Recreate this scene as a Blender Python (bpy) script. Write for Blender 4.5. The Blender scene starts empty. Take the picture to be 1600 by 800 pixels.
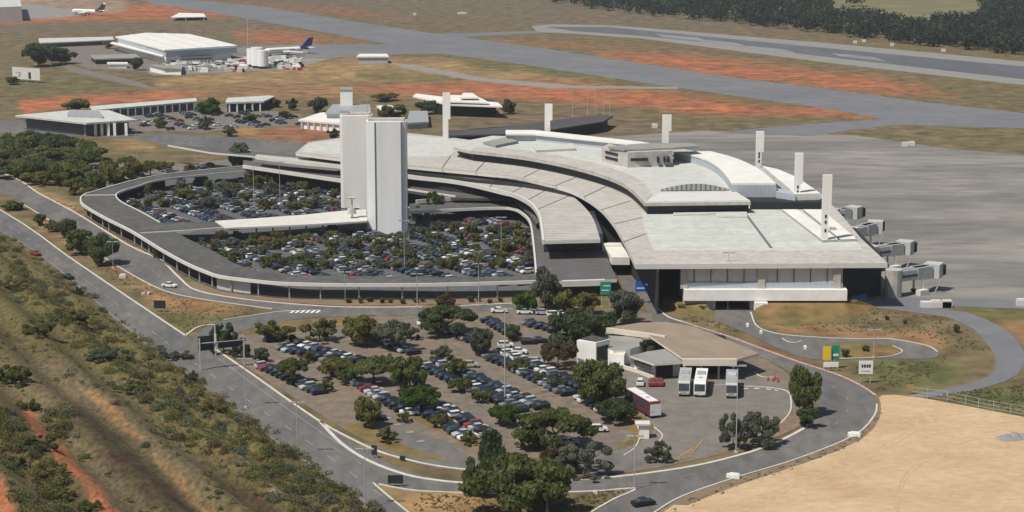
import bpy, math, random
import numpy as np
from mathutils import Vector
random.seed(7); rng = np.random.default_rng(7)
R = math.radians
sc = bpy.context.scene; col = sc.collection

# ------------------------------------------------------------ camera, sky, sun, exposure
CAM_H = 110.0; FPX = 3000.0; PITCH = math.atan(580/3000)
cd = bpy.data.cameras.new('camera'); cam = bpy.data.objects.new('camera', cd); col.objects.link(cam)
cam.location = (0, 0, CAM_H); cam.rotation_euler = (math.pi/2 - PITCH, 0, 0)
cd.sensor_width = 36; cd.lens = 36*FPX/1600; cd.clip_start = 1; cd.clip_end = 20000
sc.camera = cam
SUNV = Vector((-0.47, -0.40, 1.0)).normalized()
elev = math.asin(SUNV.z); azim = math.atan2(SUNV.x, SUNV.y)
w = bpy.data.worlds.new("World"); sc.world = w; w.use_nodes = True
nt = w.node_tree; sky = nt.nodes.new('ShaderNodeTexSky'); sky.sky_type = 'NISHITA'; sky.sun_disc = False
sky.sun_elevation = elev; sky.sun_rotation = azim; sky.air_density = 1.2; sky.dust_density = 1.5
nt.links.new(sky.outputs[0], nt.nodes['Background'].inputs[0]); nt.nodes['Background'].inputs[1].default_value = 0.066
ld = bpy.data.lights.new('sun', 'SUN'); ld.energy = 4.5; ld.angle = R(0.5); ld.color = (1, .94, .84)
lo = bpy.data.objects.new('sun', ld); col.objects.link(lo); lo.rotation_euler = SUNV.to_track_quat('Z', 'Y').to_euler()
sc.view_settings.view_transform = 'Standard'; sc.view_settings.look = 'None'
sc.view_settings.exposure = 0.0; sc.view_settings.gamma = 1; sc.view_settings.use_curve_mapping = False

# ------------------------------------------------------------ surveying: photo pixel + height -> world point
cT, sT = math.cos(PITCH), math.sin(PITCH)
def P(px, py, z=0.0):
    u = (px-800)/FPX; v = (py-400)/FPX
    t = (z-CAM_H)/(-(sT+v*cT))
    return Vector((u*t, (cT-v*sT)*t, z))
def W(pts, z=0.0): return [P(x, y, z).to_2d() for x, y in pts]
def topix(X, Y, Z):
    dz = Z-CAM_H; d = Y*cT-dz*sT; up = Y*sT+dz*cT
    return 800+FPX*X/d, 400-FPX*up/d
def smooth(pts, n=5, closed=False):
    pts = [Vector(p) for p in pts]; out = []; N = len(pts)
    for i in range(N if closed else N-1):
        p1 = pts[i]; p2 = pts[(i+1) % N]
        p0 = pts[(i-1) % N] if (closed or i > 0) else p1
        p3 = pts[(i+2) % N] if (closed or i < N-2) else p2
        for k in range(n):
            t = k/n
            out.append(0.5*((2*p1)+(p2-p0)*t+(2*p0-5*p1+4*p2-p3)*t*t+(3*p1-p0-3*p2+p3)*t**3))
    if not closed: out.append(pts[-1])
    return out
def ccw(poly):
    a = sum(poly[i][0]*poly[(i+1) % len(poly)][1]-poly[(i+1) % len(poly)][0]*poly[i][1] for i in range(len(poly)))
    return list(poly) if a > 0 else list(reversed(poly))
def inside(pt, poly):
    x, y = pt[0], pt[1]; c = False; n = len(poly); j = n-1
    for i in range(n):
        xi, yi = poly[i][0], poly[i][1]; xj, yj = poly[j][0], poly[j][1]
        if (yi > y) != (yj > y) and x < (xj-xi)*(y-yi)/(yj-yi)+xi: c = not c
        j = i
    return c

# ------------------------------------------------------------ materials
M = {}
def mat(name, base, rough=.85, amt=.25, scale=.15, col2=None, amt2=0, scale2=.03, metal=0, stripe=None, rand=0, stretch=None, spec=.3):
    m = bpy.data.materials.new(name); m.use_nodes = True; n = m.node_tree.nodes; l = m.node_tree.links
    b = n['Principled BSDF']; b.inputs['Roughness'].default_value = rough; b.inputs['Metallic'].default_value = metal
    b.inputs['Specular IOR Level'].default_value = spec
    g = n.new('ShaderNodeNewGeometry'); vec = g.outputs['Position']
    if stretch:
        mp = n.new('ShaderNodeMapping'); mp.inputs['Scale'].default_value = stretch[0]
        mp.inputs['Rotation'].default_value = (0, 0, stretch[1]); l.new(vec, mp.inputs[0]); vec2 = mp.outputs[0]
    else: vec2 = vec
    def noise(s, v, det=5):
        t = n.new('ShaderNodeTexNoise'); t.inputs['Scale'].default_value = s; t.inputs['Detail'].default_value = det
        t.inputs['Roughness'].default_value = .62; l.new(v, t.inputs['Vector']); return t.outputs[0]
    if base == 'attr':
        a = n.new('ShaderNodeAttribute'); a.attribute_name = 'soil'; cur = a.outputs['Color']
    else:
        rgb = n.new('ShaderNodeRGB'); rgb.outputs[0].default_value = (*base, 1); cur = rgb.outputs[0]
    if col2:
        mr = n.new('ShaderNodeMapRange'); mr.inputs[1].default_value = .5-.12; mr.inputs[2].default_value = .5+.16
        mr.inputs[4].default_value = amt2; l.new(noise(scale2, vec2, 6), mr.inputs[0])
        mx = n.new('ShaderNodeMix'); mx.data_type = 'RGBA'; l.new(mr.outputs[0], mx.inputs[0]); l.new(cur, mx.inputs[6])
        mx.inputs[7].default_value = (*col2, 1); cur = mx.outputs[2]
    def mul(fac_socket, lo_, hi_, f0=.3, f1=.7):
        nonlocal cur
        mr = n.new('ShaderNodeMapRange'); mr.inputs[1].default_value = f0; mr.inputs[2].default_value = f1
        mr.inputs[3].default_value = lo_; mr.inputs[4].default_value = hi_; l.new(fac_socket, mr.inputs[0])
        vm = n.new('ShaderNodeVectorMath'); vm.operation = 'SCALE'; l.new(cur, vm.inputs[0]); l.new(mr.outputs[0], vm.inputs['Scale'])
        cur = vm.outputs[0]
    if amt: mul(noise(scale, vec2), 1-amt, 1+amt)
    if stripe:   # (direction angle, period, darkness, width fraction): panel joints
        mp = n.new('ShaderNodeMapping'); mp.inputs['Rotation'].default_value = (0, 0, stripe[0]); l.new(vec, mp.inputs[0])
        sx = n.new('ShaderNodeSeparateXYZ'); l.new(mp.outputs[0], sx.inputs[0])
        dv = n.new('ShaderNodeMath'); dv.operation = 'DIVIDE'; l.new(sx.outputs[stripe[4] if len(stripe) > 4 else 0], dv.inputs[0]); dv.inputs[1].default_value = stripe[1]
        fr = n.new('ShaderNodeMath'); fr.operation = 'FRACT'; l.new(dv.outputs[0], fr.inputs[0])
        gt = n.new('ShaderNodeMath'); gt.operation = 'LESS_THAN'; l.new(fr.outputs[0], gt.inputs[0]); gt.inputs[1].default_value = stripe[3]
        mul(gt.outputs[0], 1, 1-stripe[2], 0, 1)
    if rand:
        oi = n.new('ShaderNodeObjectInfo'); mul(oi.outputs['Random'], 1-rand, 1+rand, 0, 1)
    l.new(cur, b.inputs['Base Color'])
    M[name] = m; return m
mat('soil', 'attr', .95, .45, .11, (.125, .095, .055), .6, .035, spec=.1)
mat('hill_soil', 'attr', .95, .5, 1.3, (.105, .10, .04), .5, .22, spec=.1, stretch=((1, .3, 1), R(25)))
mat('asphalt', (.115, .113, .112), .9, .22, .35, (.18, .165, .148), .75, .05, stretch=((1, .35, 1), R(30)))
mat('asphalt_old', (.165, .15, .135), .9, .18, .3, (.20, .165, .13), .6, .05)
mat('asphalt_blue', (.175, .178, .19), .9, .12, .12, (.135, .14, .155), .7, .02)
mat('taxi_shoulder', (.24, .235, .22), .9, .12, .1)
mat('runway', (.10, .105, .115), .9, .15, .08, (.16, .165, .18), .6, .015, stretch=((1, .15, 1), R(-37)))
mat('apron', (.245, .23, .205), .9, .28, .14, (.145, .14, .135), .9, .03, stretch=((.35, 1, 1), R(8)))
mat('lot', (.16, .138, .113), .92, .28, .35, (.215, .155, .105), .6, .06)
mat('yard', (.185, .17, .15), .92, .2, .25, (.16, .145, .13), .6, .05)
mat('sand', (.52, .385, .245), .95, .13, .5, (.42, .285, .165), .75, .07, stretch=((.8, 1.2, 1), R(-25)), spec=.1)
mat('kerb', (.56, .53, .47), .85, .14, .5)
mat('kerb_red', (.50, .33, .29), .85, .35, 1.2)
mat('paint', (.75, .75, .72), .7, .08, .8)
mat('paint_worn', (.27, .265, .25), .9, .3, .8)
mat('rubber_mark', (.22, .225, .235), .9, .2, .05)
mat('shade_black', (.03, .03, .032), .8, .3, .3)  # near-black that stands in for shade under roofs and in the underpass
mat('paint_orange', (.38, .26, .12), .7, .2, .8)
mat('verge', (.20, .15, .10), .95, .25, .4)
mat('bank', (.15, .13, .055), .95, .35, .2, (.24, .13, .06), .8, .06, spec=.1)
mat('concrete', (.465, .445, .41), .88, .16, .5, (.39, .37, .33), .75, .1, stripe=(R(-25), 5, .12, .04))
mat('concrete_ribbed', (.455, .435, .395), .88, .12, .25, (.40, .37, .33), .6, .08, stripe=(0, 4.2, .24, .2, 1))
mat('roof_green', (.47, .49, .44), .85, .14, .35, (.56, .57, .53), .8, .06, stripe=(0, 10.5, .18, .05, 1))
mat('roof_pale', (.52, .525, .495), .85, .12, .3, (.46, .47, .44), .6, .09, stripe=(R(-20), 7, .1, .05))
mat('roof_white', (.74, .73, .69), .8, .07, .2, (.62, .61, .58), .5, .08, stripe=(R(-20), 4, .07, .08))
mat('walk_white', (.60, .585, .54), .8, .1, .3)
mat('fine_sand', (.46, .33, .205), .95, .2, .6)
mat('clearing', (.165, .15, .075), .95, .2, .03)
mat('patch', (.105, .105, .108), .9, .2, .5)  # ring lot asphalt, with shade between the cars mixed into its tone
mat('fascia', (.60, .585, .555), .8, .06, .3)
mat('gallery_roof', (.085, .085, .08), .93, .3, .5, (.125, .12, .11), .7, .08, stripe=(R(30), 3.0, .18, .12))
mat('deck_dark', (.11, .105, .105), .93, .15, .2)
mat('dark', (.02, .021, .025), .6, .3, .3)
mat('dark_grey', (.075, .07, .07), .9, .3, .5)  # plain dark grey for joints, mullions, shed roofs, plinths and some walls
mat('glass', (.05, .06, .075), .25, .3, .4, spec=.5)
mat('glazing', (.50, .495, .485), .6, .1, .5, stripe=(0, 3.2, .15, .04))
mat('blue_grey', (.40, .44, .48), .6, .06, .3, stripe=(0, 1.4, .1, .12))
mat('tower_concrete', (.78, .78, .79), .85, .08, .25, (.68, .68, .68), .5, .15, stretch=((1, 1, .12), 0), stripe=(0, 1.35, .035, .12))
mat('tower_warm', (.76, .735, .70), .85, .06, .25, (.74, .71, .67), .5, .15, stretch=((1, 1, .12), 0), stripe=(0, 1.1, .045, .14))
mat('groove', (.16, .16, .165), .9, .1, .4)
mat('tan_roof', (.265, .21, .155), .92, .12, .2, (.29, .235, .18), .6, .08)
mat('grey_roof', (.27, .27, .245), .92, .15, .2)
mat('cream', (.66, .60, .50), .85, .08, .3)
mat('white_wall', (.80, .79, .76), .85, .09, .35)
mat('metal', (.42, .43, .43), .5, .08, .5, metal=.3)
mat('pole', (.45, .46, .44), .55, .05, .5, metal=.2)
mat('bridge_metal', (.47, .475, .46), .6, .12, .5, stripe=(0, 1.3, .12, .15))
mat('rubber', (.02, .02, .02), .9, .1, 1)
mat('bark', (.13, .10, .075), .95, .3, 1.5)
mat('blue_sign', (.03, .10, .42), .5, .05, 1); mat('green_sign', (.02, .24, .17), .5, .05, 1)
mat('yellow_sign', (.75, .50, .03), .5, .05, 1); mat('dark_sign', (.025, .03, .033), .5, .1, 1)
mat('red', (.40, .06, .05), .6, .1, 1); mat('blue_sheet', (.09, .30, .50), .6, .2, .5)
mat('navy', (.03, .05, .17), .4, .05, 1); mat('plane_white', (.82, .82, .82), .35, .03, 1); mat('burgundy', (.12, .035, .04), .4, .1, 1)
mat('bus_silver', (.50, .51, .53), .4, .06, .6); mat('bus_white', (.74, .74, .73), .4, .04, .6)
mat('grit', (.25, .245, .24), .95, .15, 1)
LEAF = {'forest': (.045, .06, .048), 'mid': (.14, .165, .06), 'dark': (.108, .135, .064), 'olive': (.18, .175, .065), 'pale': (.17, .17, .08),
        'grey': (.165, .18, .125), 'bright': (.09, .145, .035), 'brown': (.15, .115, .065)}
def leafy(m):
    n = m.node_tree.nodes; l = m.node_tree.links; b = n['Principled BSDF']; t = n.new('ShaderNodeBsdfTranslucent'); x = n.new('ShaderNodeMixShader'); x.inputs[0].default_value = .5
    l.new(b.inputs['Base Color'].links[0].from_socket, t.inputs[0]); l.new(b.outputs[0], x.inputs[1]); l.new(t.outputs[0], x.inputs[2]); l.new(x.outputs[0], n['Material Output'].inputs[0])
for k, c in LEAF.items(): leafy(mat('leaf_'+k, c, .85, .4, .45, rand=.15, spec=.1))
CARC = {'white': (.72, .72, .70), 'silver': (.42, .43, .45), 'grey': (.17, .175, .185), 'black': (.015, .015, .018), 'dark blue': (.018, .026, .05),
        'blue': (.05, .09, .19), 'red': (.28, .03, .03), 'beige': (.42, .38, .28), 'dark green': (.03, .06, .05), 'pale blue': (.38, .43, .48)}
for k, c in CARC.items(): mat('car_'+k.replace(' ', '_'), c, .35, 0, 1, spec=.5)

# ------------------------------------------------------------ mesh builder
class MB:
    def __init__(s): s.v = []; s.f = []; s.m = []
    def add(s, v, f, mi=0):
        o = len(s.v); s.v += [tuple(p) for p in v]; s.f += [tuple(i+o for i in q) for q in f]; s.m += [mi]*len(f); return s
    def prism(s, poly, z0, z1, mi=0, ms=None):
        p = ccw([(a[0], a[1]) for a in poly]); n = len(p)
        ms = mi if ms is None else ms
        zt = z1 if isinstance(z1, (list, tuple)) else [z1]*n
        s.add([(x, y, z0) for x, y in p]+[(x, y, zt[i]) for i, (x, y) in enumerate(p)], [tuple(range(n, 2*n))], mi)
        o = len(s.v)-2*n
        for q in [(i, (i+1) % n, n+(i+1) % n, n+i) for i in range(n)]+[tuple(reversed(range(n)))]:
            s.f.append(tuple(k+o for k in q)); s.m.append(ms)
        return s
    def box(s, cx, cy, z0, lx, ly, lz, rz=0, mi=0):
        c, d = math.cos(rz), math.sin(rz)
        pts = [(cx+a*lx/2*c-b*ly/2*d, cy+a*lx/2*d+b*ly/2*c) for a, b in ((-1, -1), (1, -1), (1, 1), (-1, 1))]
        return s.prism(pts, z0, z0+lz, mi)
    def tube(s, p0, p1, r0, r1=None, n=6, mi=0):
        p0 = Vector(p0); p1 = Vector(p1); r1 = r0 if r1 is None else r1
        d = (p1-p0).normalized(); a = d.orthogonal().normalized(); b = d.cross(a)
        v = [p0+(a*math.cos(6.2832*i/n)+b*math.sin(6.2832*i/n))*r0 for i in range(n)]+[p1+(a*math.cos(6.2832*i/n)+b*math.sin(6.2832*i/n))*r1 for i in range(n)]
        f = [(i, (i+1) % n, n+(i+1) % n, n+i) for i in range(n)]+[tuple(reversed(range(n))), tuple(range(n, 2*n))]
        return s.add(v, f, mi)
    def ribbon(s, pts, wd, z0, z1, mi=0):
        n = len(pts); L = []; Rr = []
        for i in range(n):
            a = Vector(pts[max(i-1, 0)][:2]); b = Vector(pts[min(i+1, n-1)][:2]); d = (b-a)
            if d.length < 1e-6: d = Vector((1, 0))
            d.normalize(); nn = Vector((-d.y, d.x))*wd/2; c = Vector(pts[i][:2]); L.append(c+nn); Rr.append(c-nn)
        v = [(p.x, p.y, z) for z in (z0, z1) for p in L+Rr]; f = []
        for i in range(n-1):
            a, b, c, d = i, i+1, n+i+1, n+i; t = 2*n
            f += [(a+t, d+t, c+t, b+t), (a, b, c, d), (a, a+t, b+t, b), (d, c, c+t, d+t)]
        f += [(0, n, n+2*n, 2*n), (n-1, 3*n-1, 4*n-1, 2*n-1)]
        return s.add(v, f, mi)
    def build(s, name, mats, parent=None):
        rt_ = parent
        while rt_ is not None and rt_.parent is not None: rt_ = rt_.parent
        off = rt_.location if (rt_ is not None and rt_.get('world')) else Vector((0, 0, 0))
        me = bpy.data.meshes.new(name)
        me.from_pydata([(x-off.x, y-off.y, z-off.z) for x, y, z in s.v], [], s.f)
        if not isinstance(mats, (list, tuple)): mats = [mats]
        for m in mats: me.materials.append(M[m])
        if len(mats) > 1: me.polygons.foreach_set('material_index', s.m)
        me.update()
        o = bpy.data.objects.new(name, me); col.objects.link(o)
        if parent is not None: o.parent = parent
        return o
def tag(o, label=None, cat=None, group=None, kind=None):
    if label: o['label'] = label
    if cat: o['category'] = cat
    if group: o['group'] = group
    if kind: o['kind'] = kind
    return o
def thing(name, label, cat, loc, rz=0, group=None, world=False):
    o = bpy.data.objects.new(name, None); col.objects.link(o); o.location = (loc[0], loc[1], loc[2] if len(loc) > 2 else 0)
    o.rotation_euler = (0, 0, rz); o.empty_display_size = 1
    if world: o['world'] = 1
    return tag(o, label, cat, group)
def copy_tree(o, parent=None):
    c = o.copy(); col.objects.link(c)
    if parent is not None: c.parent = parent
    for ch in KIDS.get(o.name, []): copy_tree(ch, c)
    return c
KIDS = {}
def kids(root):
    KIDS[root.name] = [o for o in col.objects if o.parent == root]
    for k in KIDS[root.name]: kids(k)

ORD = ['', 'first', 'second', 'third', 'fourth', 'fifth', 'sixth', 'seventh', 'eighth', 'ninth', 'tenth', 'eleventh', 'twelfth', 'thirteenth',
       'fourteenth', 'fifteenth', 'sixteenth', 'seventeenth', 'eighteenth', 'nineteenth', 'twentieth']
TEN = {20: 'twenty', 30: 'thirty', 40: 'forty', 50: 'fifty'}
def ordn(n):
    if n <= 20: return ORD[n]
    if n % 10 == 0: return {30: 'thirtieth', 40: 'fortieth', 50: 'fiftieth'}[n]
    return TEN[n//10*10]+'-'+ORD[n % 10]

# ------------------------------------------------------------ terrain
LA = P(0, 362).to_2d(); LB = P(588, 800).to_2d()       # foot of the hill = outer edge of the lower road
LD = (LB-LA).normalized(); LN = Vector((LD.y, -LD.x))
if LN.x > 0: LN = -LN
def hill_z(x, y):
    t = (x-LA.x)*LN.x+(y-LA.y)*LN.y
    t = np.maximum(t-1.0, 0)
    s = np.asarray((x-LA.x)*LD.x+(y-LA.y)*LD.y)
    base = 0.30*t
    terr = 0.9*np.sin(t*2*np.pi/13+np.sin(s*.02)*.8)*np.clip(t/8, 0, 1)
    bump = 0.5*np.sin(s*.11+t*.07)*np.sin(t*.23-s*.03)*np.clip(t/6, 0, 1)
    z = base+terr+bump
    z = np.where(z > 26, 26+(z-26)*.3, z)
    return np.maximum(z, 0)-0.0
def HP(px, py):      # pixel -> point on the hillside
    u = (px-800)/FPX; v = (py-400)/FPX
    d = Vector((u, cT-v*sT, -(sT+v*cT)))
    t = 150.0
    for _ in range(2500):
        p = Vector((0, 0, CAM_H))+d*t
        if p.z <= float(hill_z(p.x, p.y)): break
        t += .4
    return p

def polymask(X, Y, poly, soft):
    ins = np.zeros(X.shape, bool); dist = np.full(X.shape, 1e9); n = len(poly); j = n-1
    for i in range(n):
        xi, yi = poly[i]; xj, yj = poly[j]
        with np.errstate(divide='ignore', invalid='ignore'):
            c = ((yi > Y) != (yj > Y)) & (X < (xj-xi)*(Y-yi)/(yj-yi+1e-9)+xi)
        ins ^= c
        dx, dy = xj-xi, yj-yi; L = dx*dx+dy*dy+1e-9
        t = np.clip(((X-xi)*dx+(Y-yi)*dy)/L, 0, 1)
        dist = np.minimum(dist, np.hypot(X-xi-t*dx, (Y-yi-t*dy)))
        j = i
    sd = np.where(ins, dist, -dist)
    return np.clip(sd/soft*.5+.5, 0, 1)
def wob(X, Y, s, k):
    return (np.sin(X/s*1.3+k)+np.sin(Y/s*6+X/s*.7+k*2)+np.sin(X/s*3.1-Y/s*9+k*3)*.6+np.sin(X/s*7.3+Y/s*17+k)*.4)/3
C = dict(olive=(.155, .125, .068), tan=(.33, .215, .105), red=(.40, .135, .07), dred=(.29, .11, .07), green=(.105, .115, .045), brown=(.165, .125, .085), dull=(.15, .125, .09),
         dbrown=(.045, .024, .020), orange=(.34, .185, .09), lime=(.125, .125, .04), pink=(.34, .24, .18))
GZ = [  # (colour, pixel outline of the patch, softness, strength)
 ('dull', [(-300, -60), (2000, -60), (2000, 60), (900, 45), (500, 30), (300, 0), (-300, 0)], 14, .9),
 ('red', [(-300, 20), (120, 14), (240, 4), (420, 18), (300, 30), (180, 34), (60, 38), (-300, 44)], 5, .85),
 ('pink', [(-300, -30), (120, -5), (200, 0), (190, 18), (100, 28), (-300, 38)], 5, .9),
 ('dull', [(-300, 40), (180, 34), (400, 30), (560, 60), (400, 62), (180, 50), (-300, 60)], 5, .9),
 ('dred', [(300, 2), (420, 5), (560, 16), (640, 30), (560, 28), (430, 12)], 5, .6),
 ('red', [(360, 48), (480, 46), (610, 62), (480, 68), (380, 66)], 5, .6),
 ('green', [(480, 34), (560, 56), (640, 66), (560, 64), (440, 48)], 4, .5),
 ('tan', [(380, 112), (520, 92), (760, 90), (830, 110), (1030, 122), (860, 128), (700, 122), (400, 132), (240, 138), (240, 124)], 5, .9),
 ('green', [(700, 86), (860, 90), (1010, 128), (960, 134), (860, 118), (740, 108)], 4, .75),
 ('green', [(560, 112), (700, 118), (700, 128), (560, 124)], 3, .6),
 ('orange', [(240, 140), (500, 130), (900, 126), (1000, 140), (700, 150), (240, 156)], 5, .6),
 ('red', [(30, 156), (110, 148), (240, 142), (330, 148), (140, 168), (40, 178)], 3, .95),
 ('red', [(560, 136), (700, 128), (860, 124), (940, 134), (1100, 150), (1250, 166), (1380, 182), (1200, 182), (1060, 176), (900, 160), (700, 150), (600, 150)], 6, .85),
 ('green', [(1060, 146), (1200, 158), (1260, 168), (1150, 164)], 4, .5),
 ('olive', [(1000, 168), (1150, 186), (1400, 186), (1300, 196), (1100, 196), (960, 176)], 4, .8),
 ('olive', [(780, 62), (1100, 92), (1600, 150), (2000, 200), (2000, 250), (1600, 178), (1200, 128), (800, 82)], 5, .8),
 ('red', [(920, 82), (1080, 84), (1260, 108), (1440, 130), (1500, 152), (1320, 142), (1160, 124), (1000, 104)], 7, .85),
 ('red', [(760, 62), (860, 64), (1000, 72), (900, 74), (800, 70)], 4, .4),
 ('green', [(1380, 120), (1600, 150), (1600, 165), (1420, 142)], 6, .4),
 ('olive', [(0, 100), (240, 110), (240, 140), (60, 150), (-200, 160), (-200, 100)], 6, .9),
 ('green', [(20, 124), (200, 128), (150, 140), (0, 146)], 6, .5),
 ('brown', [(470, 190), (720, 175), (960, 175), (1060, 205), (900, 215), (640, 205), (480, 205)], 4, .8),
 ('orange', [(360, 200), (420, 192), (520, 194), (540, 212), (380, 216)], 3, .8),
 ('dred', [(430, 196), (540, 196), (540, 226), (470, 222), (400, 210)], 3, .8),
 ('tan', [(170, 218), (260, 215), (240, 232), (180, 232)], 3, .7),
 ('lime', [(-200, 210), (150, 212), (230, 260), (130, 300), (0, 275), (-200, 260)], 6, .4),
 ('orange', [(60, 330), (120, 350), (160, 385), (240, 455), (300, 500), (260, 480), (160, 420), (60, 360)], 5, .5),
 ('tan', [(0, 268), (60, 290), (120, 325), (200, 372), (260, 410), (190, 378), (100, 332), (30, 300)], 3, .8),
 ('lime', [(150, 335), (220, 370), (230, 385), (160, 350)], 3, .6),
 ('orange', [(225, 455), (310, 470), (380, 484), (330, 492), (250, 478)], 6, .9),
 ('lime', [(230, 478), (330, 495), (420, 488), (340, 502), (290, 522), (250, 500)], 6, .8),
 ('dred', [(310, 456), (420, 465), (640, 470), (830, 466), (640, 478), (420, 474), (320, 466)], 3, .8),
 ('lime', [(370, 515), (440, 500), (560, 500), (520, 518), (400, 522)], 4, .7),
 ('orange', [(640, 765), (740, 772), (780, 800), (640, 800)], 10, .9),
 ('tan', [(600, 762), (740, 770), (760, 800), (640, 800)], 6, .7),
 ('olive', [(880, 770), (980, 765), (930, 800), (870, 800)], 6, .8),
 ('olive', [(1180, 460), (1340, 470), (1500, 495), (1550, 560), (1500, 600), (1400, 615), (1340, 600), (1200, 520)], 6, .9),
 ('orange', [(1200, 505), (1300, 512), (1460, 520), (1480, 540), (1440, 545), (1350, 528), (1220, 522)], 5, .8),
 ('green', [(1300, 562), (1460, 560), (1520, 575), (1480, 600), (1400, 610), (1360, 600)], 6, .9),
 ('orange', [(1540, 500), (1700, 500), (1700, 545), (1610, 545)], 6, .8),
 ('lime', [(1430, 480), (1700, 480), (1700, 500), (1540, 500)], 5, .8),
 ('green', [(1460, 615), (1700, 590), (1700, 670), (1560, 645)], 6, .9),
 ('dred', [(1170, 525), (1240, 560), (1300, 585), (1360, 615), (1300, 590), (1200, 550)], 4, .7),
 ('olive', [(1320, 205), (1700, 190), (1700, 250), (1450, 230)], 6, .9),
]
def soil_colors(X, Y, zones, base):
    wx = X+wob(X, Y, 60, 1.3)*7; wy = Y+wob(X, Y, 45, 4.1)*2.2
    c = np.zeros(X.shape+(3,)); c[:] = base
    for name, poly, soft, st in zones:
        m = polymask(wx, wy, poly, soft)*st
        m = m*(1+0.25*wob(X, Y, 25, len(poly)))
        m = np.clip(m, 0, 1)[..., None]; c = c*(1-m)+np.array(C[name])*m
    return c
def grid_mesh(name, X, Y, Z, colr, matn):
    ny, nx = X.shape
    me = bpy.data.meshes.new(name); v = np.stack([X, Y, Z], -1).reshape(-1, 3)
    idx = np.arange(ny*nx).reshape(ny, nx)
    f = np.stack([idx[:-1, :-1], idx[:-1, 1:], idx[1:, 1:], idx[1:, :-1]], -1).reshape(-1, 4)
    me.vertices.add(len(v)); me.vertices.foreach_set('co', v.ravel())
    me.loops.add(f.size); me.loops.foreach_set('vertex_index', f.ravel())
    me.polygons.add(len(f)); me.polygons.foreach_set('loop_start', np.arange(len(f))*4); me.polygons.foreach_set('loop_total', np.full(len(f), 4))
    me.polygons.foreach_set('use_smooth', np.ones(len(f), bool))
    me.update(calc_edges=True)
    a = me.color_attributes.new('soil', 'FLOAT_COLOR', 'POINT')
    a.data.foreach_set('color', np.concatenate([colr.reshape(-1, 3), np.ones((len(v), 1))], 1).ravel())
    me.materials.append(M[matn]); o = bpy.data.objects.new(name, me); col.objects.link(o); return o
pxs = np.arange(-420, 2021, 7.0)
pys = np.concatenate([[1900, 1500, 1250, 1100, 1000, 920, 860], np.arange(830, 200, -4.0), np.arange(200, -60, -1.8), np.arange(-60, -121, -8)])
gx, gy = np.meshgrid(pxs, pys)
tt = CAM_H/(sT+(gy-400)/FPX*cT); GX = (gx-800)/FPX*tt; GY = (cT-(gy-400)/FPX*sT)*tt
tag(grid_mesh('ground', GX, GY, np.zeros_like(GX), soil_colors(gx, gy, GZ, C['olive']), 'soil'), kind='structure')
MB().prism([(-3900, -300), (3900, -300), (3900, 6600), (-3900, 6600)], -.6, -.3).build('far_ground', 'bank')['kind'] = 'structure'

# hillside on the left, rising from the lower road
HZ = [
 ('brown', [(0, 560), (120, 560), (420, 800), (180, 800), (0, 600)], 14, .6),
 ('lime', [(0, 380), (90, 430), (330, 600), (560, 800), (480, 800), (240, 640), (0, 470)], 25, .35),
 ('dbrown', [(8, 632), (30, 640), (52, 672), (84, 716), (124, 764), (162, 815), (120, 815), (84, 760), (50, 706), (20, 664)], 8, .6),
 ('red', [(22, 618), (40, 630), (86, 690), (130, 736), (168, 780), (198, 815), (168, 815), (124, 758), (80, 706), (46, 660)], 3, 1),
 ('red', [(-40, 690), (0, 735), (28, 800), (30, 815), (-40, 815)], 5, 1),
 ('orange', [(126, 606), (150, 612), (192, 650), (224, 682), (214, 690), (170, 657)], 3, .85),
 ('orange', [(238, 704), (258, 720), (298, 760), (338, 808), (322, 808), (282, 764), (246, 724)], 3, .85),
 ('dbrown', [(90, 634), (130, 636), (168, 653), (212, 694), (250, 728), (300, 782), (318, 810), (262, 810), (180, 746), (126, 680)], 14, .8),
 ('dbrown', [(312, 712), (345, 730), (400, 768), (460, 810), (410, 810), (350, 760)], 9, .7),
 ('pink', [(372, 712), (400, 730), (440, 775), (425, 770), (385, 728)], 4, .8),
 ('dbrown', [(10, 640), (30, 650), (60, 700), (50, 700), (20, 665)], 5, .8),
]
ss = np.arange(-180, 560, 1.3); tv = np.concatenate([[-0.5, .5], np.arange(1.5, 150, 1.1), np.arange(150, 420, 10)])
S_, T_ = np.meshgrid(ss, tv)
HX = LA.x+LD.x*S_+LN.x*T_; HY = LA.y+LD.y*S_+LN.y*T_; HZz = hill_z(HX, HY)+np.where(T_ < 0, .012, .02)
hpx, hpy = topix(HX, HY, HZz)
keep = HY > -50
tag(grid_mesh('hillside', HX, HY, HZz, soil_colors(hpx, hpy, HZ, (.128, .095, .046)), 'hill_soil'), kind='structure')

# ------------------------------------------------------------ roads, aprons (sheets laid on the ground)
_lay = [0.012]; LZ = {}
def sheet(name, pxpoly, m, dz=None, sm=0, extra=None):
    pts = W(pxpoly)
    if sm: pts = smooth(pts, sm, True)
    z = dz if dz is not None else _lay[0]
    _lay[0] += .0025; LZ[name] = z
    o = MB().prism(pts, z-.01, z).build(name, m); return tag(o, kind='structure')
sheet('apron', [(950, 214), (1100, 204), (1200, 207), (1340, 212), (1480, 232), (1600, 242), (1900, 270), (1900, 478), (1600, 474), (1480, 470), (1340, 468), (1250, 455), (1000, 420), (700, 260), (780, 214)], 'apron')
sheet('cargo_apron', [(-300, -10), (60, 8), (140, 20), (110, 26), (-60, 34), (-300, 38)], 'taxi_shoulder')
sheet('cargo_yard', [(230, 112), (380, 72), (480, 70), (640, 74), (700, 80), (640, 84), (520, 90), (460, 108), (240, 118)], 'apron')
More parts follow.
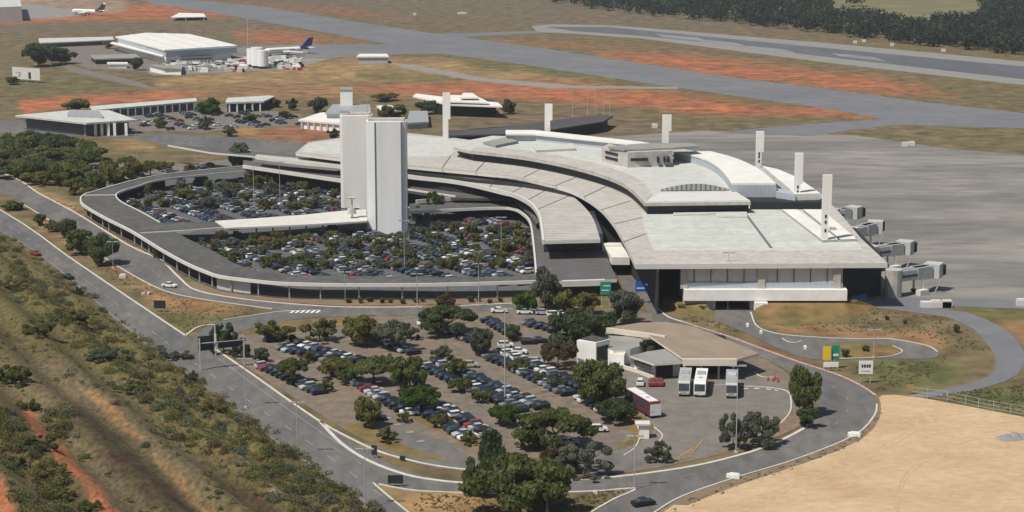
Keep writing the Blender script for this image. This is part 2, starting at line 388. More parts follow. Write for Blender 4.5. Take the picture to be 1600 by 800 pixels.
sheet('taxiway', [(200, -6), (300, 0), (420, 11), (560, 35), (700, 55), (860, 77), (1000, 99), (1150, 122), (1300, 140), (1450, 160), (1600, 177), (1900, 215), (1900, 236), (1600, 200), (1500, 198), (1400, 195), (1330, 203), (1270, 213), (1120, 208), (1190, 200), (1290, 192), (1380, 186), (1330, 176), (1250, 164), (1100, 143), (950, 121), (800, 98), (690, 84), (560, 60), (430, 37), (330, 19), (240, 6)], 'asphalt_blue')
sheet('taxiway_link', [(480, 70), (560, 69), (640, 70), (700, 76), (690, 84), (640, 84), (560, 82), (480, 86)], 'asphalt_blue')
sheet('taxiway_branch', [(640, 56), (700, 52), (850, 48), (850, 51), (720, 58), (690, 62)], 'asphalt_blue')
sheet('runway_shoulder', [(830, 41), (860, 38), (940, 39), (1000, 43), (1300, 68), (1600, 96), (1900, 126), (1900, 172), (1600, 133), (1300, 99), (1100, 73), (1000, 60), (900, 53), (840, 50)], 'taxi_shoulder')
sheet('runway', [(850, 42), (950, 42), (1000, 47), (1300, 76), (1600, 104), (1900, 136), (1900, 160), (1600, 124), (1300, 90), (1100, 66), (1000, 56), (900, 49)], 'runway')
for i, (x, y) in enumerate([(1025, 53), (1085, 61), (1160, 71), (1300, 83)]):
    sheet('runway_wear', [(x, y), (x+66, y+6), (x+86, y+13), (x+12, y+5)], 'rubber_mark')
sheet('service_track', [(600, 96), (660, 104), (760, 122), (900, 134), (1060, 136), (1060, 139), (860, 138), (740, 126), (640, 108)], 'taxi_shoulder')
sheet('cargo_yard', [(60, 70), (190, 66), (250, 96), (240, 112), (140, 108), (90, 90)], 'asphalt_old')
sheet('cargo_road', [(90, 98), (130, 108), (210, 126), (250, 140), (235, 140), (190, 130), (110, 112)], 'asphalt_old')
sheet('pavement', [(200, 175), (330, 165), (470, 178), (480, 196), (380, 200), (330, 206), (210, 205), (150, 190)], 'asphalt_old')
sheet('access_road', [(-200, 176), (60, 190), (210, 208), (350, 212), (480, 226), (700, 240), (700, 262), (400, 246), (250, 226), (210, 216), (-200, 200)], 'asphalt')
sheet('pavement', [(150, 250), (215, 262), (400, 245), (560, 262), (700, 300), (640, 340), (300, 300), (160, 300), (120, 285)], 'asphalt_old')
sheet('upper_road', [(-200, 205), (0, 270), (60, 303), (120, 335), (200, 384), (250, 407), (280, 433), (310, 455), (400, 470), (530, 480), (660, 480), (830, 474), (830, 492), (660, 492), (540, 492), (480, 490), (425, 483), (310, 468), (250, 453), (190, 420), (150, 395), (70, 340), (0, 300), (-200, 230)], 'asphalt', sm=3)
sheet('pavement', [(290, 441), (320, 460), (420, 470), (530, 478), (840, 474), (860, 440), (600, 440)], 'verge')
sheet('lower_road', [(-200, 222), (0, 328), (105, 400), (290, 525), (322, 545), (336, 547), (450, 625), (533, 680), (600, 720), (650, 740), (740, 755), (900, 750), (990, 742), (1066, 731), (1140, 715), (1201, 697), (1256, 670), (1275, 650), (1276, 630), (1262, 606), (1225, 576), (1165, 550), (1066, 535), (1020, 500), (1005, 465), (1020, 455), (1029, 483), (1066, 502), (1141, 527), (1231, 560), (1306, 585), (1350, 606), (1372, 630), (1366, 650), (1336, 680), (1250, 716), (1146, 748), (1066, 776), (1020, 803), (1000, 830), (860, 870), (900, 825), (980, 768), (1000, 760), (900, 772), (740, 771), (660, 768), (590, 757), (605, 775), (640, 803), (700, 860), (640, 860), (590, 803), (533, 762), (400, 672), (310, 611), (165, 487), (65, 402), (0, 362), (-200, 250)], 'asphalt', sm=4)
sheet('slip_road', [(300, 535), (325, 509), (350, 501), (430, 488), (480, 486), (560, 489), (560, 494), (480, 497), (430, 505), (380, 517), (352, 532), (345, 545), (325, 555)], 'asphalt', sm=3)
sheet('car_park_ground', [(372, 524), (430, 508), (480, 500), (660, 494), (830, 484), (1000, 486), (1020, 500), (1066, 535), (1165, 550), (1225, 580), (1250, 610), (1255, 640), (1230, 672), (1190, 693), (1066, 724), (985, 738), (900, 744), (740, 738), (640, 722), (540, 672), (450, 615), (350, 548)], 'lot', sm=2)
sheet('bus_yard', [(950, 590), (1040, 575), (1160, 580), (1232, 610), (1236, 640), (1205, 676), (1150, 700), (1060, 718), (1000, 712), (975, 690), (1010, 660), (985, 630)], 'yard', sm=3)
sheet('car_park_lane', [(560, 660), (700, 690), (740, 720), (900, 715), (975, 700), (1010, 716), (985, 735), (900, 741), (740, 734), (640, 718), (560, 680)], 'asphalt', sm=2)
sheet('ring_car_park_ground', [(180, 330), (250, 280), (400, 268), (640, 300), (800, 322), (850, 350), (860, 455), (560, 462), (350, 455), (240, 395)], 'patch')  # ground darkened to carry the shading among the packed cars
sheet('ramp', [(950, 396), (984, 396), (1014, 472), (985, 474)], 'asphalt')
# island cut into the lower/loop road, service loop, sand
sheet('service_loop', [(1118, 500), (1120, 484), (1172, 484), (1180, 504), (1190, 514), (1216, 521), (1336, 530), (1391, 530), (1446, 540), (1467, 551), (1458, 560), (1410, 561), (1340, 561), (1290, 563), (1260, 560), (1231, 552), (1166, 520)], 'asphalt', sm=3)
sheet('loop_island', [(1300, 538), (1340, 535), (1390, 540), (1410, 548), (1390, 556), (1340, 559), (1300, 556)], 'bank', sm=3)
sheet('airside_road', [(1335, 460), (1345, 478), (1486, 497), (1541, 535), (1556, 570), (1536, 592), (1491, 605), (1441, 615), (1405, 622), (1446, 622), (1496, 615), (1546, 604), (1591, 585), (1600, 550), (1570, 515), (1510, 488), (1440, 479), (1600, 483), (1800, 490), (1800, 474), (1600, 470), (1440, 466)], 'asphalt_blue', sm=2)
sheet('verge', [(1366, 618), (1384, 628), (1384, 656), (1345, 694), (1258, 730), (1155, 764), (1075, 796), (1040, 815), (1012, 815), (1066, 777), (1146, 749), (1250, 717), (1336, 681), (1366, 651), (1372, 630)], 'verge', sm=2)
sheet('sand', [(1378, 618), (1440, 622), (1600, 652), (1900, 700), (2000, 1100), (800, 1100), (1020, 812), (1075, 790), (1155, 758), (1258, 724), (1345, 688), (1374, 655), (1376, 630)], 'sand', sm=2)
# grass islands and car park planting strips in the ground colour
for nm, poly, m in [('grass_strip', [(380, 524), (440, 503), (540, 497), (560, 503), (500, 515), (420, 522)], 'bank'),
                    ('grass_strip', [(540, 664), (575, 664), (640, 700), (700, 717), (640, 714), (560, 684)], 'bank'),
                    ('planting_strip', [(690, 650), (750, 690), (745, 704), (700, 680), (640, 652)], 'bank'),
                    ('planting_strip', [(960, 655), (1002, 650), (1022, 670), (1000, 690), (960, 704), (990, 678)], 'bank'),
                    ('planting_strip', [(1190, 672), (1240, 646), (1262, 650), (1240, 672), (1180, 694), (1120, 707)], 'verge'),
                    ('planting_strip', [(1100, 520), (1170, 545), (1120, 540)], 'verge')]:
    sheet(nm, poly, m, sm=3)

def kerb(name, px, wd=.45, m='kerb', h=.14, sm=4, z0=0.0):
    o = MB().ribbon(smooth(W(px), sm), wd, z0, h+.03).build(name, m); return tag(o, kind='structure')
kerb('kerb', [(-200, 204), (0, 269), (60, 302), (120, 334), (200, 383), (250, 406), (280, 434), (310, 455), (400, 470), (530, 480), (660, 480)], .6)
kerb('kerb', [(720, 478), (830, 473)], .6)
kerb('kerb', [(-200, 222), (0, 328), (105, 400), (165, 441), (290, 525)], .5)
kerb('kerb', [(290, 525), (306, 513), (325, 508), (345, 508)], .5)
kerb('kerb', [(30, 316), (70, 340), (150, 394), (190, 420), (250, 452), (310, 467), (425, 483)], .35)
kerb('kerb', [(350, 500), (430, 488), (465, 486), (500, 485)], .4)
kerb('kerb', [(338, 547), (395, 586), (450, 625), (500, 659), (533, 678), (590, 705), (650, 722), (700, 731), (748, 736)], .5)
kerb('kerb', [(500, 659), (533, 693), (575, 720), (633, 742), (690, 752), (740, 756)], .75)
kerb('kerb', [(883, 751), (960, 746), (1066, 732), (1140, 716), (1201, 697), (1256, 670), (1273, 652), (1275, 638)], .75)
kerb('kerb', [(583, 755), (600, 770), (640, 803)], .35)
kerb('kerb', [(592, 757), (650, 767), (740, 771), (800, 772)], .35)
kerb('kerb', [(860, 770), (930, 768), (993, 764), (960, 780), (925, 800)], .45)
kerb('kerb', [(1020, 803), (1066, 776), (1146, 748), (1250, 716), (1336, 680), (1366, 650), (1370, 632)], .35)
kerb('kerb', [(1023, 470), (1029, 483), (1045, 496), (1066, 503)], .5)
kerb('kerb_red_white', [(1066, 503), (1100, 514), (1141, 527), (1231, 560), (1306, 585), (1345, 603), (1368, 618)], .55, 'kerb_red')
kerb('kerb', [(1173, 488), (1181, 508), (1200, 518), (1240, 525), (1336, 530), (1391, 530), (1446, 540), (1465, 550)], .35)
kerb('kerb', [(1300, 561), (1340, 560), (1390, 557), (1410, 549), (1395, 541)], .3)
kerb('kerb', [(1222, 529), (1230, 534), (1242, 536), (1252, 533)], .3)
kerb('kerb', [(1178, 582), (1190, 589), (1210, 590)], .3)
kerb('kerb', [(1160, 604), (1200, 606), (1230, 612), (1236, 628), (1234, 645), (1220, 662)], .3)
kerb('kerb', [(995, 664), (1000, 680), (992, 700), (975, 712)], .2, 'cream')
kerb('kerb', [(1022, 668), (1035, 680), (1030, 690)], .2, 'cream')
kerb('kerb', [(1366, 474), (1340, 471)], .5)
kerb('kerb', [(1345, 478), (1440, 490), (1486, 498), (1541, 536), (1556, 570), (1540, 590)], .3, 'verge')
kerb('kerb', [(380, 522), (430, 518), (460, 526)], .25, 'verge')
kerb('kerb', [(860, 560), (900, 590), (960, 640)], .25, 'verge')
def marks(name, quads, m='paint', z=.5):
    mb = MB()
    for q in quads: mb.prism(W(q), .30*0+_lay[0], _lay[0]+.003)
    _lay[0] += .006
    return tag(mb.build(name, m), kind='structure')
marks('road_arrow_marking', [[(452+i*8, 489.5-i*.1), (458+i*8, 485.5), (462+i*8, 485.5), (456+i*8, 489.5)] for i in range(6)])
def dashes(name, px, L=3, gap=6, wd=.18, m='paint'):
    pts = smooth(W(px), 8); mb = MB(); acc = 0; z = _lay[0]; _lay[0] += .005
    for a, b in zip(pts[:-1], pts[1:]):
        l = (b-a).length; k = max(1, int(l/1.0))
        for j in range(k):
            s0 = acc+l*j/k
            if gap == 0 or (s0 % (L+gap)) < L: mb.ribbon([a.lerp(b, j/k), a.lerp(b, (j+1)/k)], wd, z-.004, z)
        acc += l
    return tag(mb.build(name, m), kind='structure')
dashes('lane_marking', [(0, 345), (90, 405), (250, 528), (370, 614), (480, 690), (600, 778)], 4, 8, .25, 'paint_worn')
dashes('lane_marking', [(0, 285), (90, 337), (220, 410), (270, 445), (400, 476), (540, 486), (660, 486)], 3, 6, .2, 'paint_worn')
dashes('lane_marking', [(520, 700), (600, 740), (740, 763), (900, 762), (1050, 748), (1180, 716), (1290, 672), (1325, 640), (1310, 610), (1230, 572), (1130, 538)], 3, 7, .2, 'paint_worn')
dashes('edge_marking', [(340, 560), (450, 640), (560, 712), (660, 748)], 3, 0, .2, 'paint_worn')
dashes('edge_marking', [(0, 360), (65, 400), (165, 484), (310, 607), (400, 668), (585, 795)], 3, 0, .2, 'paint_worn')
dashes('bay_marking', [(1060, 601), (1110, 602), (1160, 603)], 3, 0, .15)
dashes('stud_line', [(1160, 608), (1190, 608), (1215, 611)], 1.2, 1.2, .5)
marks('orange_hatching', [[(1050+i*8, 722-i*2), (1052+i*8, 722-i*2), (1088+i*4, 697-i*3), (1086+i*4, 697-i*3)] for i in range(4)], 'paint_orange')
marks('faded_lot_marking', [[(x, y), (x+12, y-1.5), (x+14, y+1), (x+3, y+2)] for x, y in [(598, 654), (614, 664), (633, 676), (650, 690)]], 'paint_worn')
dashes('taxi_line', [(430, 24), (700, 68), (1000, 110), (1300, 152), (1600, 188)], 5, 0, .5, 'paint_orange')

# banks of earth either side of the underpass by the terminal's front
def bank(name, top, bot, ztop):
    t = [P(x, y, ztop) for x, y in top]; b = [P(x, y, .02) for x, y in bot]; n = len(t)
    mb = MB(); mb.add(t+b, [(n+i, n+(i+1) % n, (i+1) % n, i) for i in range(n)]); mb.add(t, [tuple(range(n))])
    return tag(mb.build(name, 'bank'), kind='structure')
bank('grass_bank', [(1196, 478), (1180, 460), (1320, 460), (1342, 470), (1320, 474), (1240, 474)], [(1181, 503), (1176, 478), (1320, 462), (1372, 478), (1330, 500), (1240, 512)], 2.2)
bank('grass_bank', [(1104, 476), (1090, 467), (1040, 462), (1035, 465), (1060, 472)], [(1118, 496), (1114, 484), (1046, 466), (1036, 478), (1068, 492)], 1.8)

exec_later = []
# ------------------------------------------------------------ the ring gallery round the car park
ZR = 4.4
OUT = [(400, 258), (300, 268), (250, 274), (215, 281), (180, 290), (150, 299), (133, 304), (126, 311), (131, 321), (165, 341), (205, 361), (250, 389), (290, 411), (320, 424), (345, 432), (400, 439), (450, 443), (560, 445), (700, 444), (838, 440)]
INN = [(398, 266), (330, 272), (250, 281), (215, 291), (192, 298), (181, 305), (190, 316), (220, 331), (250, 348), (282, 367), (312, 382), (346, 399), (378, 416), (453, 429), (560, 431), (700, 433), (838, 431)]
outw = smooth(W(OUT, ZR), 4); innw = smooth(W(INN, ZR), 4)
c0 = P(250, 400)
gal = thing('covered_gallery', 'long low dark-roofed gallery with white edges curving round the ringed car park', 'gallery', c0, world=True)
MB().prism(outw+list(reversed(innw)), ZR-.5, ZR, 0, 1).build('roof', ['gallery_roof', 'fascia'], gal)
MB().ribbon(outw, .5, ZR-.55, ZR+.35).build('outer_parapet', 'fascia', gal)
MB().ribbon(smooth(W(INN[:9], ZR), 4), .4, ZR-.5, ZR+.22).build('inner_parapet', 'fascia', gal)
# spine walkway dividing the ring
sp_d = W([(250, 348), (342, 346), (352, 356), (300, 361), (219, 366), (205, 361)], ZR)
MB().prism(sp_d, ZR-.45, ZR+.012, 0, 1).build('roof_link', ['gallery_roof', 'fascia'], gal)
MB().ribbon(W([(219, 365), (290, 361), (352, 356)], ZR), .5, ZR-.5, ZR+.3).build('link_parapet', 'fascia', gal)
rgt = [(640, 332), (700, 328), (779, 325), (804, 327), (818, 335), (827, 345), (831, 360), (835, 395), (838, 431), (852, 431), (851, 400), (846, 372), (842, 352), (834, 334), (820, 318), (804, 312), (760, 313), (640, 318)]
MB().prism(smooth(W(rgt[:9], ZR), 3)+smooth(W(rgt[9:], ZR), 3), ZR-.5, ZR+.006, 0, 1).build('east_roof', ['gallery_roof', 'fascia'], gal)
MB().ribbon(smooth(W(rgt[:9], ZR), 4), .5, ZR-.55, ZR+.35).build('east_parapet', 'fascia', gal)
MB().prism(W([(838, 441), (838, 398), (846, 394), (943, 391), (964, 436), (880, 439)], ZR), ZR-.9, ZR+.02, 0, 1).build('forecourt_roof', ['deck_dark', 'fascia'], gal)
MB().prism([p.to_2d() for p in (P(878, 441, ZR), P(945, 439, ZR), P(945, 438, ZR)+Vector((0, .4, 0)), P(878, 440, ZR)+Vector((0, .4, 0)))], ZR-1.3, ZR+.3).build('forecourt_fascia', 'fascia', gal)
MB().prism([q+Vector((.5, 5)) for q in W([(878, 441), (950, 439), (950, 436), (878, 438)], ZR)], 0, ZR-1).build('forecourt_wall', 'dark_grey', gal)
# walls painted near-black as the shade under the roof edge, and columns
cen = Vector((P(500, 380).x, P(500, 380).y))
def inset(pts, d):
    out = []
    for i, p in enumerate(pts):
        a = pts[max(i-1, 0)]; b = pts[min(i+1, len(pts)-1)]; t = (b-a).normalized(); n = Vector((-t.y, t.x))
        if (cen-p).dot(n) < 0: n = -n
        out.append(p+n*d)
    return out
ins = inset(outw, 2.6)
MB().ribbon(ins[8:52], .3, 0, ZR-.55).build('shade_backing', 'shade_black', gal)
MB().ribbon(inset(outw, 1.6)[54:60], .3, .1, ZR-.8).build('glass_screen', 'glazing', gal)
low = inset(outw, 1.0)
MB().ribbon(low[8:], .25, 0, .35).build('low_wall', 'dark_grey', gal)  # dark tone puts the gallery's underside shade into the wall colour
acc = 0; cols_ = []
for a, b in zip(low[28:-1], low[29:]):
    acc += (b-a).length
    if acc > 7.2: acc = 0; cols_.append(b)
for p in cols_: MB().box(p.x, p.y, .01, .35, .35, ZR-.55).build('column', 'metal', gal)
MB().ribbon(W([(128, 306), (181, 305)], ZR), .5, ZR, ZR+.3).build('roof_joint', 'fascia', gal)
sw = thing('covered_walkway', 'bright white-roofed walkway crossing the ringed car park to the towers', 'walkway', P(450, 350), world=True)
WK = [(336, 345), (400, 341), (480, 335), (536, 329), (572, 327), (574, 345), (560, 346), (470, 351), (352, 356)]
MB().prism(W(WK, ZR+.4), ZR-.1, ZR+.4, 0).build('roof', 'walk_white', sw)
for x in range(400, 580, 26): 
    p = P(x, 352-(x-400)*.06, ZR); MB().box(p.x, p.y+.6, 0, .5, .5, ZR-.11).build('column', 'concrete', sw)

# ------------------------------------------------------------ towers
def tower(name, label, px0, px1, pybase, pytop, depth, matn, grooves, steps, zb=0):
    a = P(px0, pybase, zb); b = P(px1, pybase, zb)
    Hh = (pybase-pytop)/(FPX/(a.y*cT+(CAM_H-zb)*sT))/cT*0.985
    r = thing(name, label, 'tower', (a.lerp(b, .5)), world=True)
    wpx = (b.x-a.x)/(px1-px0)
    X = lambda px: a.x+(px-px0)*wpx
    y0 = a.y
    prof = [(X(px), y0+dy) for px, dy in steps]+[(b.x, y0+depth), (a.x, y0+depth)]
    MB().prism(prof, zb, zb+Hh).build('shaft', matn, r)
    for g in grooves:
        MB().box(X(g), y0+.05, zb+.2, .34, .5, Hh-.4).build('groove', 'groove', r)
    mb = MB().prism([(X(px0)+.6, y0+1.6), (X(px1)-.6, y0+1.6), (X(px1)-.6, y0+depth-1), (X(px0)+.6, y0+depth-1)], zb+Hh, zb+Hh+.7)
    mb.build('roof_cap', 'concrete', r)
    return r, Hh, y0, X
t1, h1, y1, X1 = tower('water_tower', 'nearer tall pale concrete slab tower with dark vertical grooves', 574, 636, 366, 190, 7, 'tower_concrete', [588, 628.5], [(574, .9), (587, 0), (628, 0), (636, .9)])
t2, h2, y2, X2 = tower('water_tower', 'farther tall warm-toned concrete slab tower standing on the white walkway', 533, 582, 330, 181, 7, 'tower_warm', [], [(533, .4), (537, 0), (578, 0), (582, .5)], zb=0)
MB().tube((X2(575), y2+3, h2), (X2(575), y2+3, h2+6), .12, .06).build('antenna', 'pole', t2)
MB().box(X2(540), y2+3, h2+.7, 3, 2, .8).build('roof_box', 'metal', t2)
ant = MB()
pp = P(566, 330); mb = MB().tube((pp.x, y1-1+4, 11.2), (pp.x, y1+4-1, 11.5), 1.5, 1.7, 12)
mb.tube((pp.x, y1+3, 8), (pp.x, y1+3, 11.2), .25, .25); mb.tube((pp.x, y1+3, 6.2), (pp.x, y1+3, 8), 1.5, .9, 12)
mk = thing('clock_mast', 'small mast with round caps tucked between the two slab towers', 'mast', (pp.x, y1+3, 0), world=True)
mb.build('cap', 'concrete', mk); MB().tube((pp.x, y1+3, 0), (pp.x, y1+3, 6.2), .3, .3).build('pole', 'pole', mk)

# ------------------------------------------------------------ the terminal
ZA, ZB, ZE, ZC = 12.7, 16.4, 19.3, 10.2
term = thing('airport_terminal', 'huge curving concrete airport terminal with pale layered flat roofs beside the apron', 'terminal', P(1180, 440), world=True)
Aout = [(462, 238), (482, 222), (540, 214), (640, 208), (700, 214), (760, 222), (1050, 228), (1190, 262), (1282, 302), (1310, 330), (1345, 372), (1387, 411), (993, 413)]
Aleft = [(993, 413), (975, 376), (957, 346), (934, 321), (900, 300), (866, 289), (800, 275), (740, 268), (635, 258), (534, 247), (462, 238)]
Aw = W(Aout[1:-1], ZA)+smooth(W(Aleft, ZA), 4)
MB().prism(Aw, ZA-1.3, ZA, 0, 1).build('main_roof', ['concrete', 'fascia'], term)
# pale-green sunken roofing panels
pan = [(1022, 392), (1008, 360), (1003, 338), (1004, 325), (1284, 325), (1308, 346), (1350, 391)]
MB().prism(W(pan, ZA), ZA-.2, ZA+.05).build('roof_panel', 'roof_green', term)
MB().ribbon(W([(1166, 336), (1205, 388)], ZA), .7, ZA, ZA+.25).build('roof_joint', 'groove', term)
MB().prism(W([(1052, 328), (1166, 328), (1168, 341), (1120, 341), (1118, 336), (1052, 338)], ZA), ZA, ZA+.5).build('roof_plinth', 'roof_pale', term)
for q in ([(1222, 327), (1246, 327), (1310, 374), (1285, 375)], [(1255, 327), (1283, 327), (1339, 373), (1314, 374)]):
    MB().prism(W(q, ZA+.8), ZA, ZA+.8, 0, 1).build('white_skylight', ['roof_white', 'metal'], term)
MB().prism(W([(470, 237), (485, 224), (540, 217), (640, 212), (700, 217), (735, 225), (700, 244), (635, 246), (560, 243)], ZA), ZA-.2, ZA+.06).build('pale_roof_field', 'roof_pale', term)
# line between inner and outer band
MB().ribbon(smooth(W([(462, 239), (534, 248), (635, 259), (740, 269), (800, 276), (864, 290)], ZA), 4), .5, ZA, ZA+.3).build('band_edge', 'concrete', term)
for (u0, l0) in (((704, 244), (690, 264)), ((760, 250), (742, 269)), ((845, 264), (815, 279)), ((905, 275), (866, 291)), ((950, 290), (912, 308)), ((985, 314), (940, 328)), ((1003, 340), (960, 350)), ((1010, 365), (975, 378))):
    MB().ribbon(W([u0, l0], ZA), .3, ZA, ZA+.08).build('roof_joint', 'dark_grey', term)
for (u0, l0) in (((700, 266), (690, 280)), ((779, 275), (765, 293)), ((830, 284), (800, 301)), ((864, 291), (826, 312)), ((892, 305), (838, 328))):
    MB().ribbon(W([u0, l0], ZC), .3, ZC+.001, ZC+.08).build('roof_joint', 'dark_grey', term)
# upper storey: clerestory + roof
CL = [(704, 243), (760, 250), (845, 264), (905, 275), (950, 290), (980, 310), (992, 323)]
clw = smooth(W(CL, ZA), 4)
Bl = [(735, 236), (800, 243), (850, 251), (900, 262), (945, 275), (975, 288), (993, 302), (1007, 317)]
Bup = [(1173, 315), (1150, 299), (1120, 268), (1060, 240), (960, 222), (860, 215), (770, 212), (715, 222), (708, 230)]
cw = W([(704, 243)], ZA)
clp = [p+Vector((1.0, 1.0)) for p in smooth(W(Bl, ZB), 4)]
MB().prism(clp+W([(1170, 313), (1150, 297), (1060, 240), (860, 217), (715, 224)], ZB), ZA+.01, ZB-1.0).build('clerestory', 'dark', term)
MB().prism(smooth(W(Bl, ZB), 4)+W(Bup, ZB), ZB-1.0, ZB, 0, 1).build('upper_roof', ['roof_pale', 'concrete'], term)
bb = smooth(W(Bl, ZB), 4)
bi = smooth(W([(745, 230), (800, 233), (870, 243), (930, 256), (975, 270), (1003, 284), (1020, 303)], ZB), 4)
MB().prism(bb+list(reversed(bi)), ZB-.1, ZB+.12).build('upper_roof_border', 'concrete', term)
MB().prism(W([(1008, 316), (1032, 302), (1150, 301), (1172, 314)], ZB), ZB-.1, ZB+.2).build('front_border', 'fascia', term)
# barrel skylight
a = P(1033, 299, ZB); b = P(1140, 298, ZB); n = 14; ms = MB(); v = []
for i in range(n+1):
    t = i/n; x = a.x+(b.x-a.x)*t; hgt = 4*t*(1-t); yy = a.y+(b.y-a.y)*t
    v += [(x, yy, ZB+.2), (x, yy+.3, ZB+.25+2.0*hgt), (x, yy+2+5*hgt, ZB+.25+.8*hgt), (x, yy+3+8*hgt, ZB+.2)]
ms.add(v, [(4*i+k, 4*i+4+k, 4*i+5+k, 4*i+1+k) for i in range(n) for k in range(3)])
mat('lattice', (.30, .31, .28), .8, .1, .3, stripe=(0, 1.5, .55, .4)); ms.build('arched_skylight', 'lattice', term)
# plant room block on the roof
ZP = ZB
p0 = P(981, 262, ZP); p1 = P(1051, 259, ZP)
Hb = 5.2
pr = MB().prism([p0.to_2d(), p1.to_2d(), (p1.x+1, p1.y+14), (p0.x-1, p0.y+14)], ZP, ZP+Hb).build('plant_room', 'concrete', term)
pl = P(940, 252, ZP)
pw = MB().prism([p0.to_2d(), (pl.x, pl.y), (pl.x+3, pl.y+10), (p0.x, p0.y+12)], ZP, ZP+Hb-.3).build('plant_room_wing', 'concrete', term)
MB().prism(W([(975, 234), (1052, 231), (1092, 228), (1080, 223), (1000, 224), (950, 229)], ZP+Hb+.6), ZP+Hb+.003, ZP+Hb+.6).build('roof', 'grey_roof', pr)
def fx(px): return p0.x+(p1.x-p0.x)*(px-981)/70
for x0, x1, z0, z1 in ((985, 1012, 2.2, 3.1), (1026, 1029, 1.6, 3.4), (1036, 1039, 1.6, 3.4), (1042, 1045, 1.6, 3.4)):
    MB().prism([(fx(x0), p0.y-.06+(p1.y-p0.y)*(x0-981)/70), (fx(x1), p0.y-.06+(p1.y-p0.y)*(x1-981)/70), (fx(x1), p0.y+.5), (fx(x0), p0.y+.5)], ZP+z0, ZP+z1).build('window', 'dark', pr)
for zz in (1.4, 3.2):
    dd = (p0-pl); q0 = pl+dd*.15; q1 = pl+dd*.62
    MB().ribbon([q0.to_2d()+Vector((-.05, -.12)), q1.to_2d()+Vector((-.05, -.12))], .3, ZP+zz, ZP+zz+.8).build('window', 'dark', pw)
# curved white vault on the right with its grey wall
El = [(1052, 237), (1085, 243), (1113, 254), (1130, 268), (1143, 286)]
Er = [(1212, 286), (1186, 264), (1150, 247), (1110, 236)]
elw = smooth(W(El, ZE), 4)
MB().prism(elw+smooth(W(Er, ZE), 4), ZE-.5, ZE).build('vault_roof', 'roof_white', term)
MB().prism([p+Vector((.15, .15)) for p in elw]+[P(1210, 286, ZE).to_2d()+Vector((0, .2))]+W([(1186, 264), (1110, 238)], ZE), ZB-2, ZE-.5).build('vault_wall', 'blue_grey', term)
q0 = P(1145, 287, ZE); q1 = P(1282, 291, ZE)
MB().prism(W([(1143, 286.5), (1213, 286.5), (1210, 284), (1146, 284)], ZE), ZB-1.4, ZE-.52).build('vault_front_wall', 'blue_grey', term)
MB().prism(W([(1213, 300), (1243, 304), (1240, 298), (1213, 294)], ZB+.5), ZB-1.4, ZB+.5).build('vault_front_wall', 'blue_grey', term)
MB().prism(W([(1191, 259), (1215, 264), (1246, 277), (1282, 302), (1243, 303), (1215, 279)], ZB+.6), ZB-1.4, ZB+.6, 0, 0).build('vault_roof', 'roof_white', term)
MB().prism(W([(1172, 318), (1284, 318), (1284, 312), (1172, 312)], ZA+1.9), ZA, ZB-1.4).build('clerestory', 'dark', term)
# rear roof strip and its bluish wall
MB().prism(W([(790, 203), (835, 203), (1000, 221), (1052, 230), (1050, 234), (1000, 226), (835, 209), (790, 209)], ZE), ZE-.6, ZE).build('rear_roof', 'roof_white', term)
MB().prism([p+Vector((0, 1.2)) for p in W([(790, 209), (835, 209), (1000, 226), (1048, 234), (1048, 230), (835, 204), (790, 204)], ZE)], ZB, ZE-.6).build('rear_wall', 'blue_grey', term)
MB().prism(W([(755, 222), (790, 214), (810, 220), (775, 227)], ZB+1), ZB-.1, ZB+1).build('roof_box', 'grey_roof', term)
MB().prism(W([(832, 228), (895, 224), (900, 232), (838, 235)], ZB+.8), ZB-.1, ZB+.8).build('roof_box', 'roof_green', term)
# front wall under the overhang
yf = P(1120, 484.5).y
xl = P(1067, 470, 2.2).x; xr = P(1313, 468, 2.2).x; 
yb = yf+7
def fX(px, z=6): return (px-800)/FPX*(yf*cT+(CAM_H-z)*sT)
MB().prism([(xl, yf+.7), (xr, yf+.7), (xr, yf+40), (xl, yf+40)], 6.0, ZA-1.3).build('front_glazing', 'glazing', term)
MB().prism([(xl, yf+.35), (xr, yf+.35), (xr, yf+.65), (xl, yf+.65)], 5.78, 7.3).build('window_band', 'blue_grey', term)
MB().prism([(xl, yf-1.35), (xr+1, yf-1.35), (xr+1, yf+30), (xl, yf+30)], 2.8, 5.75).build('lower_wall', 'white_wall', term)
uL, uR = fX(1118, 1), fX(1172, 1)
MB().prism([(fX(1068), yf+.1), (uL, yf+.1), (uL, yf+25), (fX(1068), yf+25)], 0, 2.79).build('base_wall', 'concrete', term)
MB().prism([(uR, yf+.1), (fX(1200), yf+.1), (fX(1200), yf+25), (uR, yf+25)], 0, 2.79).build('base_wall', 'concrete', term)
MB().prism([(uL, yf+14), (uR, yf+14), (uR, yf+14.5), (uL, yf+14.5)], 0, 2.79).build('underpass_end', 'shade_black', term)
MB().prism([(fX(1178), yf-3), (fX(1198), yf-3), (fX(1198), yf+.05), (fX(1178), yf+.05)], 0, 2.6).build('underpass_side_wall', 'white_wall', term)
for px in (1069, 1190, 1308):
    MB().box(fX(px, 8), yf+.25, 5.76, 1.9, .42, ZA-7.07).build('column', 'concrete', term)
for px in range(1085, 1300, 26):
    if abs(px-1190) > 8: MB().box(fX(px, 9), yf+.6, 7.31, .18, .2, ZA-8.62).build('mullion', 'dark_grey', term)
